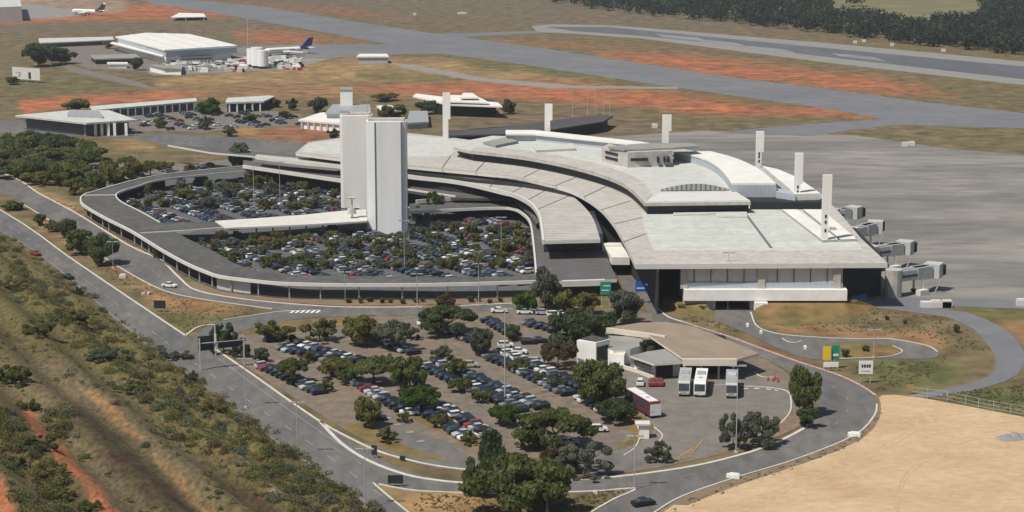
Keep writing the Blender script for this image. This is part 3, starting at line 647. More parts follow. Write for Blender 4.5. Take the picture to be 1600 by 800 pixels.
# recessed storeys left and right, overhang shade painted in as near-black walls
ml, mr2 = P(1012, 430, 4).x, P(1345, 430, 4).x
MB().prism([(ml, yf+16), (xl, yf+14), (xl, yf+60), (ml-6, yf+70)], 0, ZA-1.3).build('recessed_wall', 'shade_black', term)
MB().prism([(xr+1, yf+10), (mr2+4, yf+18), (mr2+4, yf+60), (xr+1, yf+60)], 0, ZA-1.3).build('recessed_wall', 'shade_black', term)
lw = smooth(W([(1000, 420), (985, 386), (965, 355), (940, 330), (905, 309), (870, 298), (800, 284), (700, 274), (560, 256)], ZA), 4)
MB().ribbon([p+Vector((5, 3)) for p in lw], .4, 0, ZA-1.3).build('kerbside_wall', 'shade_black', term)  # black colour paints in the shade of the gap beside the canopy
# departures canopy (curved, ribbed)
ZC = 10.2
Ct = [(402, 241), (470, 247), (534, 249), (635, 260), (700, 266), (779, 275), (830, 284), (864, 291), (892, 305), (912, 322), (927, 342), (938, 374)]
Cb = [(849, 376), (846, 352), (842, 334), (829, 317), (805, 304), (785, 299), (740, 288), (700, 281), (635, 274), (534, 259), (470, 253), (400, 244)]
MB().prism(smooth(W(Ct, ZC), 4)+smooth(W(Cb, ZC), 4), ZC-1.0, ZC, 0, 1).build('departures_canopy', ['concrete_ribbed', 'fascia'], term)
MB().ribbon(smooth(W(Cb, ZC), 4), .7, ZC-1.1, ZC+.25).build('canopy_edge', 'fascia', term)
e0, e1 = P(850, 392, ZR), P(942, 390, ZR)
MB().prism([e0.to_2d(), e1.to_2d(), (e1.x-1, e1.y+40), (e0.x-1, e0.y+40)], ZR+.03, ZC-1.0).build('canopy_end_glazing', 'glass', term)
MB().prism([(p[0], p[1]) for p in W([(944, 385), (980, 384), (984, 402), (956, 402)], ZR+1.2)], ZR-1, ZR+1.2).build('link_roof', 'roof_white', term)
MB().prism([(p[0], p[1]) for p in W([(940, 379), (976, 379), (977, 382.5), (942, 383)], ZR+1.8)], ZR-1, ZR+1.8).build('link_roof', 'roof_white', term)
# elevated approach road in front of the canopy
ZD = 6.2
Dp = [(380, 250), (470, 262), (534, 268), (635, 281), (740, 295), (800, 306), (836, 322), (846, 345), (838, 350), (826, 332), (802, 310), (710, 309), (640, 298), (534, 282), (380, 259)]
MB().prism(W(Dp, ZD), ZD-.9, ZD, 0, 1).build('approach_deck', ['deck_dark', 'dark_grey'], term)
MB().ribbon(W([(380, 259.5), (534, 282), (640, 297.5), (712, 308)], ZD), .55, ZD-.8, ZD+.5).build('deck_parapet', 'fascia', term)
MB().ribbon(W([(650, 315), (720, 309.5), (800, 305)], ZD-.6), .5, ZD-1.3, ZD).build('deck_parapet', 'fascia', term)
MB().prism(W([(262, 226), (330, 230), (400, 237), (470, 243), (534, 247), (534, 252), (400, 244), (330, 238)], ZD+1.5), ZD+.8, ZD+1.5, 0, 1).build('upper_deck', ['deck_dark', 'fascia'], term)
MB().ribbon([p+Vector((2, 5)) for p in W([(380, 259), (534, 282), (640, 298), (800, 310), (838, 345)], ZD)], .4, 0, ZD-.9).build('deck_wall', 'dark', term)  # shading below the deck painted as a near-black wall
# roof pylons
def pylon(px, pyb, pyt, zb, wpx=11.5):
    a = P(px, pyb, zb); s = FPX/(a.y*cT+(CAM_H-zb)*sT); Hh = (pyb-pyt)/s/cT; wd = wpx/s
    mb = MB(); mb.box(a.x-wd*.14, a.y, zb, wd*.72, 1.3, Hh*.42).box(a.x, a.y, zb+Hh*.42, wd, 1.3, Hh*.58)
    o = mb.build('roof_pylon', 'tower_warm', term)
    if pyb > 240:
        for k in (.12, .25, .34): MB().box(a.x-wd*.1, a.y-.68, zb+Hh*k, .5, .12, .9).build('opening', 'dark', o)
    return o
for args in ((698, 216, 146, ZA, 12), (857, 206, 163, ZE-.5, 12), (1041.5, 223, 180, ZE-.5, 14), (1186.5, 260, 206, ZA+4, 12), (1246.5, 322, 240, ZA, 12.5), (1290, 374, 274, ZA+.8, 14)): pylon(*args)
for px, py in ((1301, 359), (1254, 295), (1192, 256)):
    a = P(px, py, ZA+.8); MB().box(a.x, a.y, ZA+.3, 1.8, 1.2, 1.2).build('pylon_side_box', 'metal', term)  # small grey boxes at the dark spots beside the pylons

# ------------------------------------------------------------ jet bridges
def jet_bridge(label, base, cab, w_=3.0):
    a = P(*base, 4.2); b = P(*cab, 4.2); r = thing('jet_bridge', label, 'jet bridge', (a.x, a.y, 0), world=True, group='jet bridges along the apron side')
    d = (b-a).to_2d(); L = d.length; d.normalize(); ang = math.atan2(d.y, d.x); m = a.lerp(b, .5)
    MB().box(m.x, m.y, 4.2, L, w_, 2.9, ang).build('tunnel', 'bridge_metal', r)
    MB().box(m.x, m.y, 7.1, L*.96, w_*.6, .3, ang).build('roof_duct', 'metal', r)
    m2 = a.lerp(b, .78); tn = MB().box(m2.x, m2.y, 4.0, L*.42, w_+.7, 3.4, ang).build('outer_tunnel', 'metal', r)
    MB().box(m.x, m.y-w_*.5-.42, 5.2, L*.7, .12, .7, ang).build('window_strip', 'glass', r)
    MB().box(b.x+d.x*4.3, b.y+d.y*4.3, 4.4, 1.0, 3.4, 2.8, ang+.5).build('bellows', 'rubber', r)
    MB().box(m2.x, m2.y-3.2, 0, 3.2, 1.8, 1.5, ang).build('ground_unit', 'fascia', r)
    MB().box(b.x+d.x*2, b.y+d.y*2, 3.9, 4.4, 4.6, 3.9, ang+.5).build('cabin', 'bridge_metal', r)
    MB().tube((a.x, a.y, 0), (a.x, a.y, 7.6), 2.3, 2.3, 12).build('rotunda', 'concrete', r)
    for k in (.72,):
        c = a.lerp(b, k); n = Vector((-d.y, d.x))
        for s in (-1, 1): MB().box(c.x+n.x*s*1.7, c.y+n.y*s*1.7, .8, .5, .5, 3.4).build('leg', 'pole', r)
        MB().box(c.x, c.y, .2, .9, 4.6, .7, ang).build('wheel_bogie', 'rubber', r)
    MB().tube((b.x+1.5, b.y-2.2, 0), (b.x+3.0, b.y-2.9, 4.0), .18, .18).build('stair_rail', 'pole', r)
    return r
jet_bridge('grey jet bridge nearest the camera at the roof corner', (1396, 440), (1450, 432))
jet_bridge('jet bridge second from the near end, below the last roof pylon', (1360, 402), (1406, 396))
jet_bridge('jet bridge third from the near end with a raised boom', (1330, 372), (1362, 364))
jet_bridge('farthest visible jet bridge, small beside the rearmost white skylight', (1300, 342), (1326, 340))
# ------------------------------------------------------------ bus station
bs = thing('bus_station', 'low bus station with wide tan flat roof and cream front edge', 'building', P(1060, 570), world=True)
ZS = 4.8
MB().prism(W([(948, 512), (1000, 504), (1040, 503), (1085, 510), (1170, 545), (1186, 552), (1151, 562), (1070, 562), (1010, 521)], ZS), ZS-.5, ZS, 0, 1).build('main_roof', ['tan_roof', 'cream'], bs)
MB().ribbon(W([(1067, 563), (1151, 563)], ZS), .7, ZS-1.2, ZS+.35).build('front_fascia', 'cream', bs)
MB().ribbon(W([(948, 514), (1012, 522), (1040, 527)], ZS), .6, ZS-.9, ZS+.3).build('side_fascia', 'cream', bs)
MB().prism([p+Vector((1, 6)) for p in W([(1060, 562), (1148, 562), (1130, 530), (1040, 520)], ZS)], 0, ZS-.51).build('hall', 'dark', bs)  # block coloured black to hold the shadow under the station roof
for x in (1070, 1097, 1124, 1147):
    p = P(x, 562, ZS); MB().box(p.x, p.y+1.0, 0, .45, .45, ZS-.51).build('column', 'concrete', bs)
gb = thing('station_office', 'flat grey-roofed pavilion with cream walls beside the bus bays', 'building', P(1020, 580), world=True)
MB().prism(W([(985, 556), (1012, 549), (1040, 545), (1068, 556), (1068, 566), (1022, 569)], 4.0), 3.6, 4.0, 0, 1).build('roof', ['grey_roof', 'cream'], gb)
MB().prism([p+Vector((.3, 1.5)) for p in W([(990, 558), (1022, 567), (1062, 565), (1060, 552), (1020, 549)], 3.8)], 0, 3.59).build('wall', 'white_wall', gb)
pa, pb_ = P(1026, 567, 3.8), P(1052, 566.5, 3.8)
MB().prism([(pa.x, pa.y+1.0), (pb_.x, pb_.y+1.0), (pb_.x, pb_.y+1.45), (pa.x, pa.y+1.45)], .3, 3.1).build('shopfront', 'dark', gb)
ga, gbp = P(988, 559, 3.8), P(1020, 568, 3.8)
MB().ribbon([(ga.x+.6, ga.y+.75), (gbp.x-.5, gbp.y+.8)], .3, 1.9, 3.1).build('window_strip', 'glass', gb)
MB().ribbon(W([(972, 576), (1000, 584), (1022, 594)]), .5, 0, .9).build('planter_wall', 'cream', gb)
wb = thing('white_kiosk_building', 'white windowless block with sloping parapet behind the tree in the bus yard', 'building', P(925, 570), world=True)
a, b, c, d = P(901, 568), P(931, 572), P(953, 566), P(925, 560)
MB().prism([a.to_2d(), b.to_2d(), c.to_2d(), d.to_2d()], 0, 5.6).build('wall', 'white_wall', wb)
MB().prism([Vector(v) for v in ((a.x+.6, a.y+.8), (b.x, b.y+.5), (c.x-.5, c.y-.1), (d.x, d.y-.3))], 5.6, 5.75).build('roof', 'dark_grey', wb)
MB().ribbon([b.lerp(c, .08).to_2d()+Vector((.05, -.1)), b.lerp(c, .85).to_2d()+Vector((.05, -.1))], .2, .8, 4.4).build('door', 'dark', wb)
wc = thing('low_annex', 'low pale annex with patchy grey roof between the white block and station', 'building', P(965, 565), world=True)
MB().prism(W([(935, 528), (950, 524), (1000, 527), (1008, 538), (985, 545), (958, 548), (940, 540)], 3.6), 0, 3.6, 0, 1).build('wall', ['grey_roof', 'white_wall'], wc)
MB().prism(W([(950, 552), (975, 556), (980, 545), (958, 542)], 3.0), 0, 3.0, 0, 1).build('lean_to', ['cream', 'white_wall'], wc)
gk = thing('ticket_booth', 'small white booth with flat white roof beside the bus yard entrance', 'booth', P(1007, 686), world=True)
p = P(1006, 684)
MB().box(p.x, p.y, 0, 2.0, 1.8, 2.9).build('wall', 'white_wall', gk); MB().box(p.x-.3, p.y, 2.9, 3.0, 2.6, .35).build('roof', 'fascia', gk)
MB().box(p.x+.9, p.y-.2, 1.0, .4, 1.0, 1.1).build('window', 'dark', gk)

# ------------------------------------------------------------ far buildings
def block(name, label, roofpx, z, roofm='roof_white', wallm='white_wall', cat='building', over=0.6, dark=None, cols=0):
    cx = sum(p[0] for p in roofpx)/len(roofpx); cy = sum(p[1] for p in roofpx)/len(roofpx)
    r = thing(name, label, cat, P(cx, cy, z).to_2d().to_3d(), world=True)
    w_ = W(roofpx, z); c = sum(w_, Vector((0, 0)))/len(w_)
    MB().prism(w_, z-.8, z).build('roof', roofm, r)
    MB().prism([p+(c-p).normalized()*over*2 for p in w_], 0, z-.8).build('wall', wallm, r)
    if cols:
        a, b = w_[0], w_[1]
        for i in range(cols):
            q = a.lerp(b, (i+.5)/cols); MB().box(q.x, q.y+.5, 0, .8, .6, z-.81).build('column', 'fascia', r)
    return r
hg = thing('cargo_hangar', 'big white-roofed cargo hangar near the far parked aircraft', 'hangar', P(280, 95), world=True)
MB().prism(W([(257, 78), (372, 71), (335, 62), (296, 53), (228, 51), (180, 57)], 9), 8.2, 9).build('roof', 'roof_white', hg); hgr = hg.children[0]
hw = W([(259, 79), (370, 72.5), (294, 55), (184, 59)], 8.6)
MB().prism(hw, 4.5, 8.19).build('upper_wall', 'blue_grey', hg); MB().prism([hw[0], hw[1]+Vector((-4, 0)), hw[2], hw[3]], 0, 4.49).build('lower_wall', 'white_wall', hg)
MB().prism(W([(172, 67), (176, 65), (256, 84), (254, 88)], 5.2), 4.6, 5.2).build('side_canopy', 'roof_white', hg)
MB().prism([p+Vector((3, 2)) for p in W([(180, 68), (184, 66), (256, 84), (254, 88)], 4.6)], 0, 4.59).build('side_wall', 'dark', hg)
for k in range(3):
    MB().ribbon(W([(205+k*26, 54-k), (285+k*28, 76-k*1.6)], 9), 1.2, 9.0, 9.25).build('roof_rib', 'fascia', hgr)
block('long_shed', 'long low white-topped shed left of the cargo hangar', [(62, 67), (178, 62), (176, 57), (60, 60)], 3.5, 'roof_pale', 'dark_grey')
block('small_office', 'small grey-roofed office in front of the cargo hangar', [(148, 92), (220, 90), (212, 84), (140, 86)], 3.5, 'grey_roof', 'dark')
block('white_container_office', 'little white cabin beside the small grey-roofed office', [(168, 99), (200, 99), (199, 97), (167, 97)], 3, 'roof_white', 'white_wall')
block('service_building', 'white-walled service building with grey roof before the hangar', [(256, 106), (284, 107), (286, 101), (232, 101)], 4, 'grey_roof', 'white_wall')
block('yard_office', 'low building with a row of white bays under the hangar front', [(285, 92), (332, 90), (330, 86), (283, 88)], 4, 'dark_grey', 'white_wall', cols=8)
block('fuel_station_house', 'solitary square pale house on the tan grass before the taxiway', [(557, 88), (608, 88), (604, 84), (562, 84)], 4.5, 'roof_white', 'blue_grey')
tb = block('maintenance_pavilion', 'dark glazed pavilion with a wide pale flat roof beyond the left trees', [(135, 192), (214, 187), (170, 172), (110, 172), (24, 180)], 6.5, 'roof_pale', 'glass', over=2.5)
MB().prism(W([(105, 178), (160, 180), (155, 173), (110, 171)], 8), 6.51, 8).build('roof_plant', 'metal', tb)
for x in (133, 148, 158, 168, 178, 196):
    q = P(x, 190, 6.5); MB().box(q.x, q.y+1.0, 0, 1.2, .8, 5.6).build('column', 'white_wall', tb)
for x in (48, 98):
    q = P(x, 190, 3); MB().tube((q.x, q.y-2, 0), (q.x-2, q.y-2, 4.5), 1.2, 1.5, 8).build('vent_scoop', 'white_wall', tb)
block('long_dark_terminal_wing', 'long low wing with pale roof strip between two round trees', [(145, 172), (308, 158), (306, 153), (140, 166)], 4.5, 'roof_pale', 'glass', cols=14)
block('airline_workshop', 'dark-fronted workshop with pale sloping roof right of the round tree', [(352, 160), (412, 158), (430, 150), (420, 149), (355, 153)], 5, 'roof_pale', 'dark', cols=5)
block('white_roof_offices', 'long white-roofed offices just left of the farther slab tower', [(466, 187), (536, 193), (575, 186), (560, 172), (500, 176)], 4.2, 'roof_white', 'white_wall', cols=7)
block('glass_roof_annex', 'grey stepped annex block behind the farther slab tower', [(508, 176), (580, 176), (578, 163), (520, 163)], 7, 'metal', 'blue_grey')
block('pale_lean_roof_house', 'house with bright slanting roof right of the tower tops', [(600, 175), (628, 172), (610, 164), (588, 165)], 4.5, 'roof_white', 'dark')
block('purple_grey_shed', 'flat grey-violet shed right of the tower tops', [(635, 192), (670, 190), (668, 173), (640, 173)], 3, 'metal', 'metal')
sb = block('concrete_service_tower', 'short square concrete tower behind the two slab towers', [(531, 140), (551, 140), (551, 136), (531, 136)], 14.5, 'grey_roof', 'tower_warm', over=.1)
pv = thing('arched_pavilion', 'pavilion with stepped white roofs and an arched end right of the pylon', 'building', P(725, 175), world=True)
for q, z in (([(645, 150), (700, 163), (785, 166), (778, 160), (700, 152), (650, 146)], 6), ([(690, 158), (765, 160), (745, 150), (700, 148)], 7.4), ([(718, 152), (748, 152), (738, 145), (724, 145)], 9)):
    MB().prism(W(q, z), z-.7, z).build('roof', 'roof_white', pv)
MB().prism(W([(662, 160), (695, 172), (775, 172), (770, 164), (700, 158)], 3), 0, 5.29).build('wall', 'dark', pv)
dh = thing('dark_shed_row', 'long black-roofed shed behind the terminal roof edge', 'building', P(860, 205), world=True)
MB().prism(W([(700, 212), (790, 209), (865, 202), (942, 190), (958, 181), (940, 179), (862, 188), (780, 199), (700, 206)], 5), 4.3, 5).build('roof', 'dark_grey', dh)
MB().prism([p+Vector((0, 2)) for p in W([(700, 213), (790, 210), (865, 204), (942, 192), (950, 184), (700, 207)], 4)], 0, 4.29).build('wall', 'dark', dh)
an = thing('corner_cargo_building', 'pale industrial building cut by the top left corner of the view', 'building', P(0, 18), world=True)
MB().prism(W([(-90, 14), (34, 10), (30, -6), (-90, -6)], 12), 0, 12, 0, 1).build('wall', ['roof_pale', 'fascia'], an)
bank_t = thing('storage_tanks', 'cluster of white cylindrical fuel tanks beside the far aircraft', 'tank', P(402, 108), world=True)
for x, y, r_, h_ in ((394, 104, 4, 11), (402, 106, 4.5, 12.5), (411, 107, 4.2, 11)):
    q = P(x, y); MB().tube((q.x, q.y, 1.5), (q.x, q.y, h_), r_*.8, r_*.8, 16).build('tank', 'plane_white', bank_t)
    MB().tube((q.x, q.y, 0), (q.x, q.y, 1.5), r_*.6, r_*.6, 8).build('plinth', 'dark_grey', bank_t)
bt = thing('small_white_marquee', 'low white marquee roof on the red soil near the top left', 'marquee', P(295, 28), world=True)
MB().prism(W([(266, 27), (322, 26), (318, 21), (280, 20)], 3), 2.4, 3).build('canopy', 'roof_white', bt)
for x in (270, 290, 318):
    q = P(x, 27, 3); MB().box(q.x, q.y+1, 0, .5, .5, 2.39).build('post', 'pole', bt)

# billboard
def at(o_, v): return v
bl = P(20, 127); br = P(63, 130)
bb_ = thing('billboard', 'wide white roadside billboard on the grass at far left', 'billboard', bl.lerp(br, .5), world=True)
MB().prism([bl.to_2d(), br.to_2d(), br.to_2d()+Vector((0, .5)), bl.to_2d()+Vector((0, .5))], 1.5, 8.2).build('panel', 'fascia', bb_); bpn = bb_.children[0]
for k in (.15, .5, .85):
    q = bl.lerp(br, k); MB().box(q.x, q.y+.7, 0, .4, .4, 1.7).build('post', 'pole', bb_)
q = bl.lerp(br, .66); MB().box(q.x, q.y-.06, 2.2, 2.4, .1, 3.6).build('dark_emblem', 'dark_sign', bpn)
q = bl.lerp(br, .3); MB().box(q.x, q.y-.06, 5.2, 6, .1, .5).box(q.x, q.y-.06, 4.2, 4.5, .1, .35).build('faint_lettering', 'metal', bpn)

# ------------------------------------------------------------ aircraft
def aircraft(label, nose, tail, tailm, L=34):
    a = P(*nose, 3.2); b = P(*tail, 3.2); d = (b-a).to_2d().normalized(); ang = math.atan2(d.y, d.x)
    r = thing('parked_aircraft', label, 'aircraft', (a.x, a.y, 0), ang)
    mb = MB(); rr = [(0, .3), (1.2, 1.2), (3.2, 1.9), (L*.68, 1.9), (L*.86, 1.2), (L, .35)]
    for (x0, r0), (x1, r1) in zip(rr[:-1], rr[1:]): mb.tube((x0, 0, 3.2+(.8 if x0 > L*.7 else 0)), (x1, 0, 3.2+(.8 if x1 > L*.7 else 0)), r0, r1, 12)
    mb.build('fuselage', 'plane_white', r)
    MB().prism([(L*.965, -.2), (L*1.035, -.2), (L*1.035, .2), (L*.965, .2)], 9.6, 10.9).build('fin_tip', 'red' if tailm == 'navy' else 'plane_white', r)
    for s in (-1, 1):
        MB().prism([(L*.36, s*1.6), (L*.50, s*1.6), (L*.60, s*16), (L*.56, s*16)], 2.4, 2.8).build('wing', 'plane_white', r)
        MB().prism([(L*.87, s*.6), (L*.96, s*.6), (L*.99, s*6), (L*.95, s*6)], 4.2, 4.4).build('tailplane', 'plane_white', r)
        MB().tube((L*.33, s*5.4, 1.7), (L*.44, s*5.4, 1.7), 1.0, .8, 10).build('engine', 'metal', r)
        MB().box(L*.47, s*2.6, 0, .9, .5, 2.4).build('landing_gear', 'rubber', r)
    MB().box(L*.13, 0, 0, .6, .4, 1.6).build('landing_gear', 'rubber', r)
    v = [(L*.78, 0, 5), (L*.99, 0, 5), (L*1.04, 0, 10.8), (L*.95, 0, 10.8)]
    MB().add([(x, y-.18, z) for x, y, z in v]+[(x, y+.18, z) for x, y, z in v], [(0, 1, 2, 3), (7, 6, 5, 4), (0, 4, 5, 1), (1, 5, 6, 2), (2, 6, 7, 3), (3, 7, 4, 0)]).build('tail_fin', tailm, r)
    MB().tube((L*.74, 0, 3.95), (L*.93, 0, 4.05), 1.75, 1.0, 12).build('tail_cone', tailm, r)
    for s in (-1, 1): MB().box(L*.36, s*1.86, 3.6, L*.5, .14, .3).build('cabin_windows', 'glass', r)
    return r
aircraft('white airliner with a navy tail beside the white storage tanks', (412, 80), (466, 77), 'navy', 36)
aircraft('white airliner with a dark tail parked by the red soil, top left', (112, 17), (178, 19), 'dark_sign')

# ------------------------------------------------------------ vehicles
def car_meshes(colour, kind):
    bm_, cab = MB(), MB()
    L, Wd = (4.3, 1.75) if kind == 'sedan' else (3.9, 1.68)
    hx = L/2
    def prof(mb, pts, w0, w1, mi=0):
        n = len(pts); v = [(x, -(w0 if z < .85 else w1)/2, z) for x, z in pts]+[(x, (w0 if z < .85 else w1)/2, z) for x, z in pts]
        f = [tuple(range(n)), tuple(reversed(range(n, 2*n)))]+[(i, n+i, n+(i+1) % n, (i+1) % n) for i in range(n)]
        mb.add(v, f, mi)
    prof(bm_, [(-hx, .3), (hx, .3), (hx+.02, .62), (hx-.15, .80), (hx-1.1, .93), (-hx+(.85 if kind == 'sedan' else .1), .98), (-hx, .88)][::-1], Wd, Wd-.06)
    if kind == 'sedan': g = [(hx-1.15, .9), (hx-1.75, 1.38), (-hx+1.35, 1.40), (-hx+.7, .95)]
    else: g = [(hx-1.0, .9), (hx-1.6, 1.44), (-hx+.5, 1.46), (-hx+.12, .95)]
    v = []
    for s in (-1, 1):
        for x, z in g: v.append((x, s*((Wd/2-.07) if z < 1 else (Wd/2-.26)), z))
    cab.add(v, [(3, 2, 1, 0), (4, 5, 6, 7), (0, 1, 5, 4), (2, 3, 7, 6)])
    a, b = g[1], g[2]; roof = MB().prism([(a[0]+.1, -(Wd/2-.28)), (a[0]+.1, Wd/2-.28), (b[0]-.05, Wd/2-.28), (b[0]-.05, -(Wd/2-.28))], a[1]-.02, a[1]+.05)
    off = len(bm_.v); bm_.v += roof.v; bm_.f += [tuple(i+off for i in q) for q in roof.f]; bm_.m += [0]*len(roof.f)
    return bm_, cab, L, Wd
CARP = {}
def car_proto(colour, kind, full):
    key = (colour, kind, full)
    if key in CARP: return CARP[key]
    b, g, L, Wd = car_meshes(colour, kind); cm = 'car_'+colour.replace(' ', '_')
    def me(mb, n, mats):
        m = bpy.data.meshes.new(n); m.from_pydata(mb.v, [], mb.f)
        for q in mats: m.materials.append(M[q])
        if len(mats) > 1: m.polygons.foreach_set('material_index', mb.m)
        return m
    wh = MB()
    if full:
        wh.tube((0, -.1, .31), (0, .1, .31), .31, .31, 10)
        CARP[key] = (me(b, 'body', [cm]), me(g, 'windows', ['glass']), me(wh, 'wheel', ['rubber']), L, Wd)
    else:
        o = len(b.v); b.v += g.v; b.f += [tuple(i+o for i in q) for q in g.f]; b.m += [1]*len(g.f)
        for sx in (-1, 1):
            for sy in (-1, 1): b.tube((sx*L*.31, sy*(Wd/2-.2), .31), (sx*L*.31, sy*(Wd/2+.01), .31), .31, .31, 6, 2)
        CARP[key] = (me(b, 'parked_car', [cm, 'glass', 'rubber']), L, Wd, b)
    return CARP[key]
COLS = ['white', 'silver', 'grey', 'black', 'dark blue', 'blue', 'red', 'beige', 'dark green', 'pale blue']
CW = [9, 12, 19, 38, 18, 4, 4, 2, 6, 2]  # dark paints weighted up, partly to carry shade over the cars
def pick(seq=None): return random.choices(COLS, CW)[0]
NCAR = 0
def car(pos, ang, colour, kind, label, group, full=True, z=.17):
    global NCAR; NCAR += 1
    if full:
        b, g, wl, L, Wd = car_proto(colour, kind, True)
        r = thing('parked_car' if group else 'car', label, 'car', (pos[0], pos[1], z), ang, group)
        for nm, m in (('body', b), ('windows', g)):
            o = bpy.data.objects.new(nm, m); col.objects.link(o); o.parent = r
        for sx in (-1, 1):
            for sy in (-1, 1):
                o = bpy.data.objects.new('wheel', wl); col.objects.link(o); o.parent = r; o.location = (sx*L*.31, sy*(Wd/2-.1), 0)
    else:
        m = car_proto(colour, kind, False)[0]
        o = bpy.data.objects.new('parked_car', m); col.objects.link(o); o.location = (pos[0], pos[1], z); o.rotation_euler = (0, 0, ang); tag(o, label, 'car', group)
# front car park rows: (phrase, start px, end px, lines, colours override)
ROWS = [('row along the left kerb', (409, 573), (503, 618), 1), ('row behind the gantry trees', (448, 542), (552, 570), 2),
        ('row left of the pale tree pair', (572, 522), (648, 556), 1), ('row left of the lone white saloon', (545, 592), (632, 645), 1),
        ('row by the red planting strip', (662, 634), (752, 688), 2), ('middle double row', (668, 570), (834, 644), 2),
        ('long row right of the middle lane', (768, 552), (908, 618), 2), ('row under the big dark tree', (672, 508), (742, 536), 1),
        ('row under the yard tree', (905, 622), (966, 656), 1), ('dark row beside the tall white lamp mast', (760, 502), (806, 528), 1), 
        ('back row near the forecourt', (818, 506), (872, 520), 1), ('short row under the small kerb tree', (516, 578), (540, 590), 1)]
def kindword(k): return 'saloon' if k == 'sedan' else 'hatchback'
for phrase, p0_, p1_, lines in ROWS:
    a = P(*p0_).to_2d(); b = P(*p1_).to_2d(); d = b-a; n = int(d.length/2.5); d.normalize(); nn = Vector((-d.y, d.x))
    if nn.x < 0: nn = -nn
    ang = math.atan2(nn.y, nn.x)
    for li in range(lines):
        off = 0 if lines == 1 else (-2.45 if li == 0 else 2.45); side = '' if lines == 1 else (' left side' if li == 0 else ' right side')
        for i in range(n):
            if random.random() < .02: continue
            colr = pick()
            if 'dark row' in phrase: colr = random.choice(['black', 'dark blue', 'black'])
            kd = random.choice(['sedan', 'hatch', 'hatch'])
            q = a+d*(i+.5)*(b-a).length/n+nn*(off+random.uniform(-.25, .25))
            car(q, ang+(math.pi if random.random() < .5 else 0)+random.uniform(-.03, .03), colr, kd,
                f"{colr} {kindword(kd)}, {ordn(i+1)} from far end, {phrase}{(','+side) if side else ''}", 'cars in the front car park')
PKW = [((640, 649), 'white', 'sedan', .08, 'white saloon standing across the lane beside the front rows'),
 ((735, 574), 'beige', 'hatch', .0, 'pale yellow car under the yellowish tree in the front park'),
 ((780, 489), 'white', 'sedan', 0, 'white saloon below the tall white lamp mast near the far kerb'),
 ((820, 491), 'white', 'sedan', 0, 'white saloon second from the mast at the far kerb'),
 ((848, 492), 'silver', 'hatch', .1, 'silver hatchback in the white group near the forecourt tree'),
 ((866, 495), 'white', 'hatch', .1, 'white hatchback in the middle of the group by the forecourt tree'),
 ((882, 498), 'white', 'sedan', .1, 'white saloon at the right end of the forecourt group'),
 ((826, 538), 'black', 'hatch', .1, 'black hatchback left of a pair under the dark grove'),
 ((842, 536), 'black', 'sedan', .1, 'black saloon right of a pair under the dark grove'),
 ((790, 543), 'white', 'hatch', .1, 'white hatchback above the long row, by the lamp mast foot'),
 ((810, 553), 'white', 'sedan', -.1, 'white saloon set back above the long row'),
 ((838, 569), 'silver', 'hatch', -.2, 'silver hatchback alone above the long row'),
 ((935, 675), 'white', 'hatch', .1, 'white van-like car right of the broad umbrella tree'),
 ((862, 692), 'pale blue', 'sedan', .1, 'pale blue saloon in the shade of the umbrella tree'),
 ((838, 690), 'black', 'hatch', .1, 'black hatchback deep under the umbrella tree'),
 ((890, 696), 'silver', 'hatch', .1, 'silver hatchback right under the umbrella tree edge'),
 ((792, 655), 'dark blue', 'hatch', .1, 'dark blue hatchback below the small bushy tree in the lane'),
 ((812, 660), 'black', 'hatch', -.2, 'black hatchback near the umbrella tree in the lane'),
 ((822, 663), 'white', 'hatch', -.2, 'white hatchback touching the umbrella tree left edge'),
 ((570, 656), 'black', 'hatch', .1, 'black hatchback left under the lone round tree'),
 ((588, 657), 'dark blue', 'sedan', .1, 'dark blue saloon right under the lone round tree'),
 ((425, 534), 'black', 'hatch', .5, 'black car left under the pale hedge trees'),
 ((440, 531), 'black', 'hatch', .5, 'black car right under the pale hedge trees'),
 ((1000, 602), 'white', 'hatch', 1.5, 'white van-like car outside the bus station office'),
 ((1019, 602), 'red', 'hatch', 1.5, 'dark red car next to the white one at the station office'),
 ((1031, 602), 'red', 'hatch', 1.5, 'dark red car farther right at the station office'),
 ((664, 508), 'white', 'hatch', .6, 'white car peeping out under the big dark tree'),
 ((1180, 683), 'silver', 'sedan', .1, 'silver car in the shade of the wispy yard tree')]
for q, c_, kd, an_, lb in PKW: car(P(*q), an_, c_, kd, lb, 'cars in the front car park')
for q, c_, an_, lb in [((265, 449), 'white', R(-25), 'white car driving on the upper road beside the gallery'),
                       ((56, 399), 'red', R(-52), 'red car driving on the lower road at the left'),
                       ((107, 436), 'black', R(-52), 'black car on the lower road edge behind the red one'),
                       ((1005, 790), 'black', R(25), 'black car driving on the road below the grass island'),
                       ((418, 607), 'grey', R(-55), 'grey car on the lower road opposite the parked row')][:4]:
    car(P(*q), an_, c_, 'sedan', lb, None, z=.10)

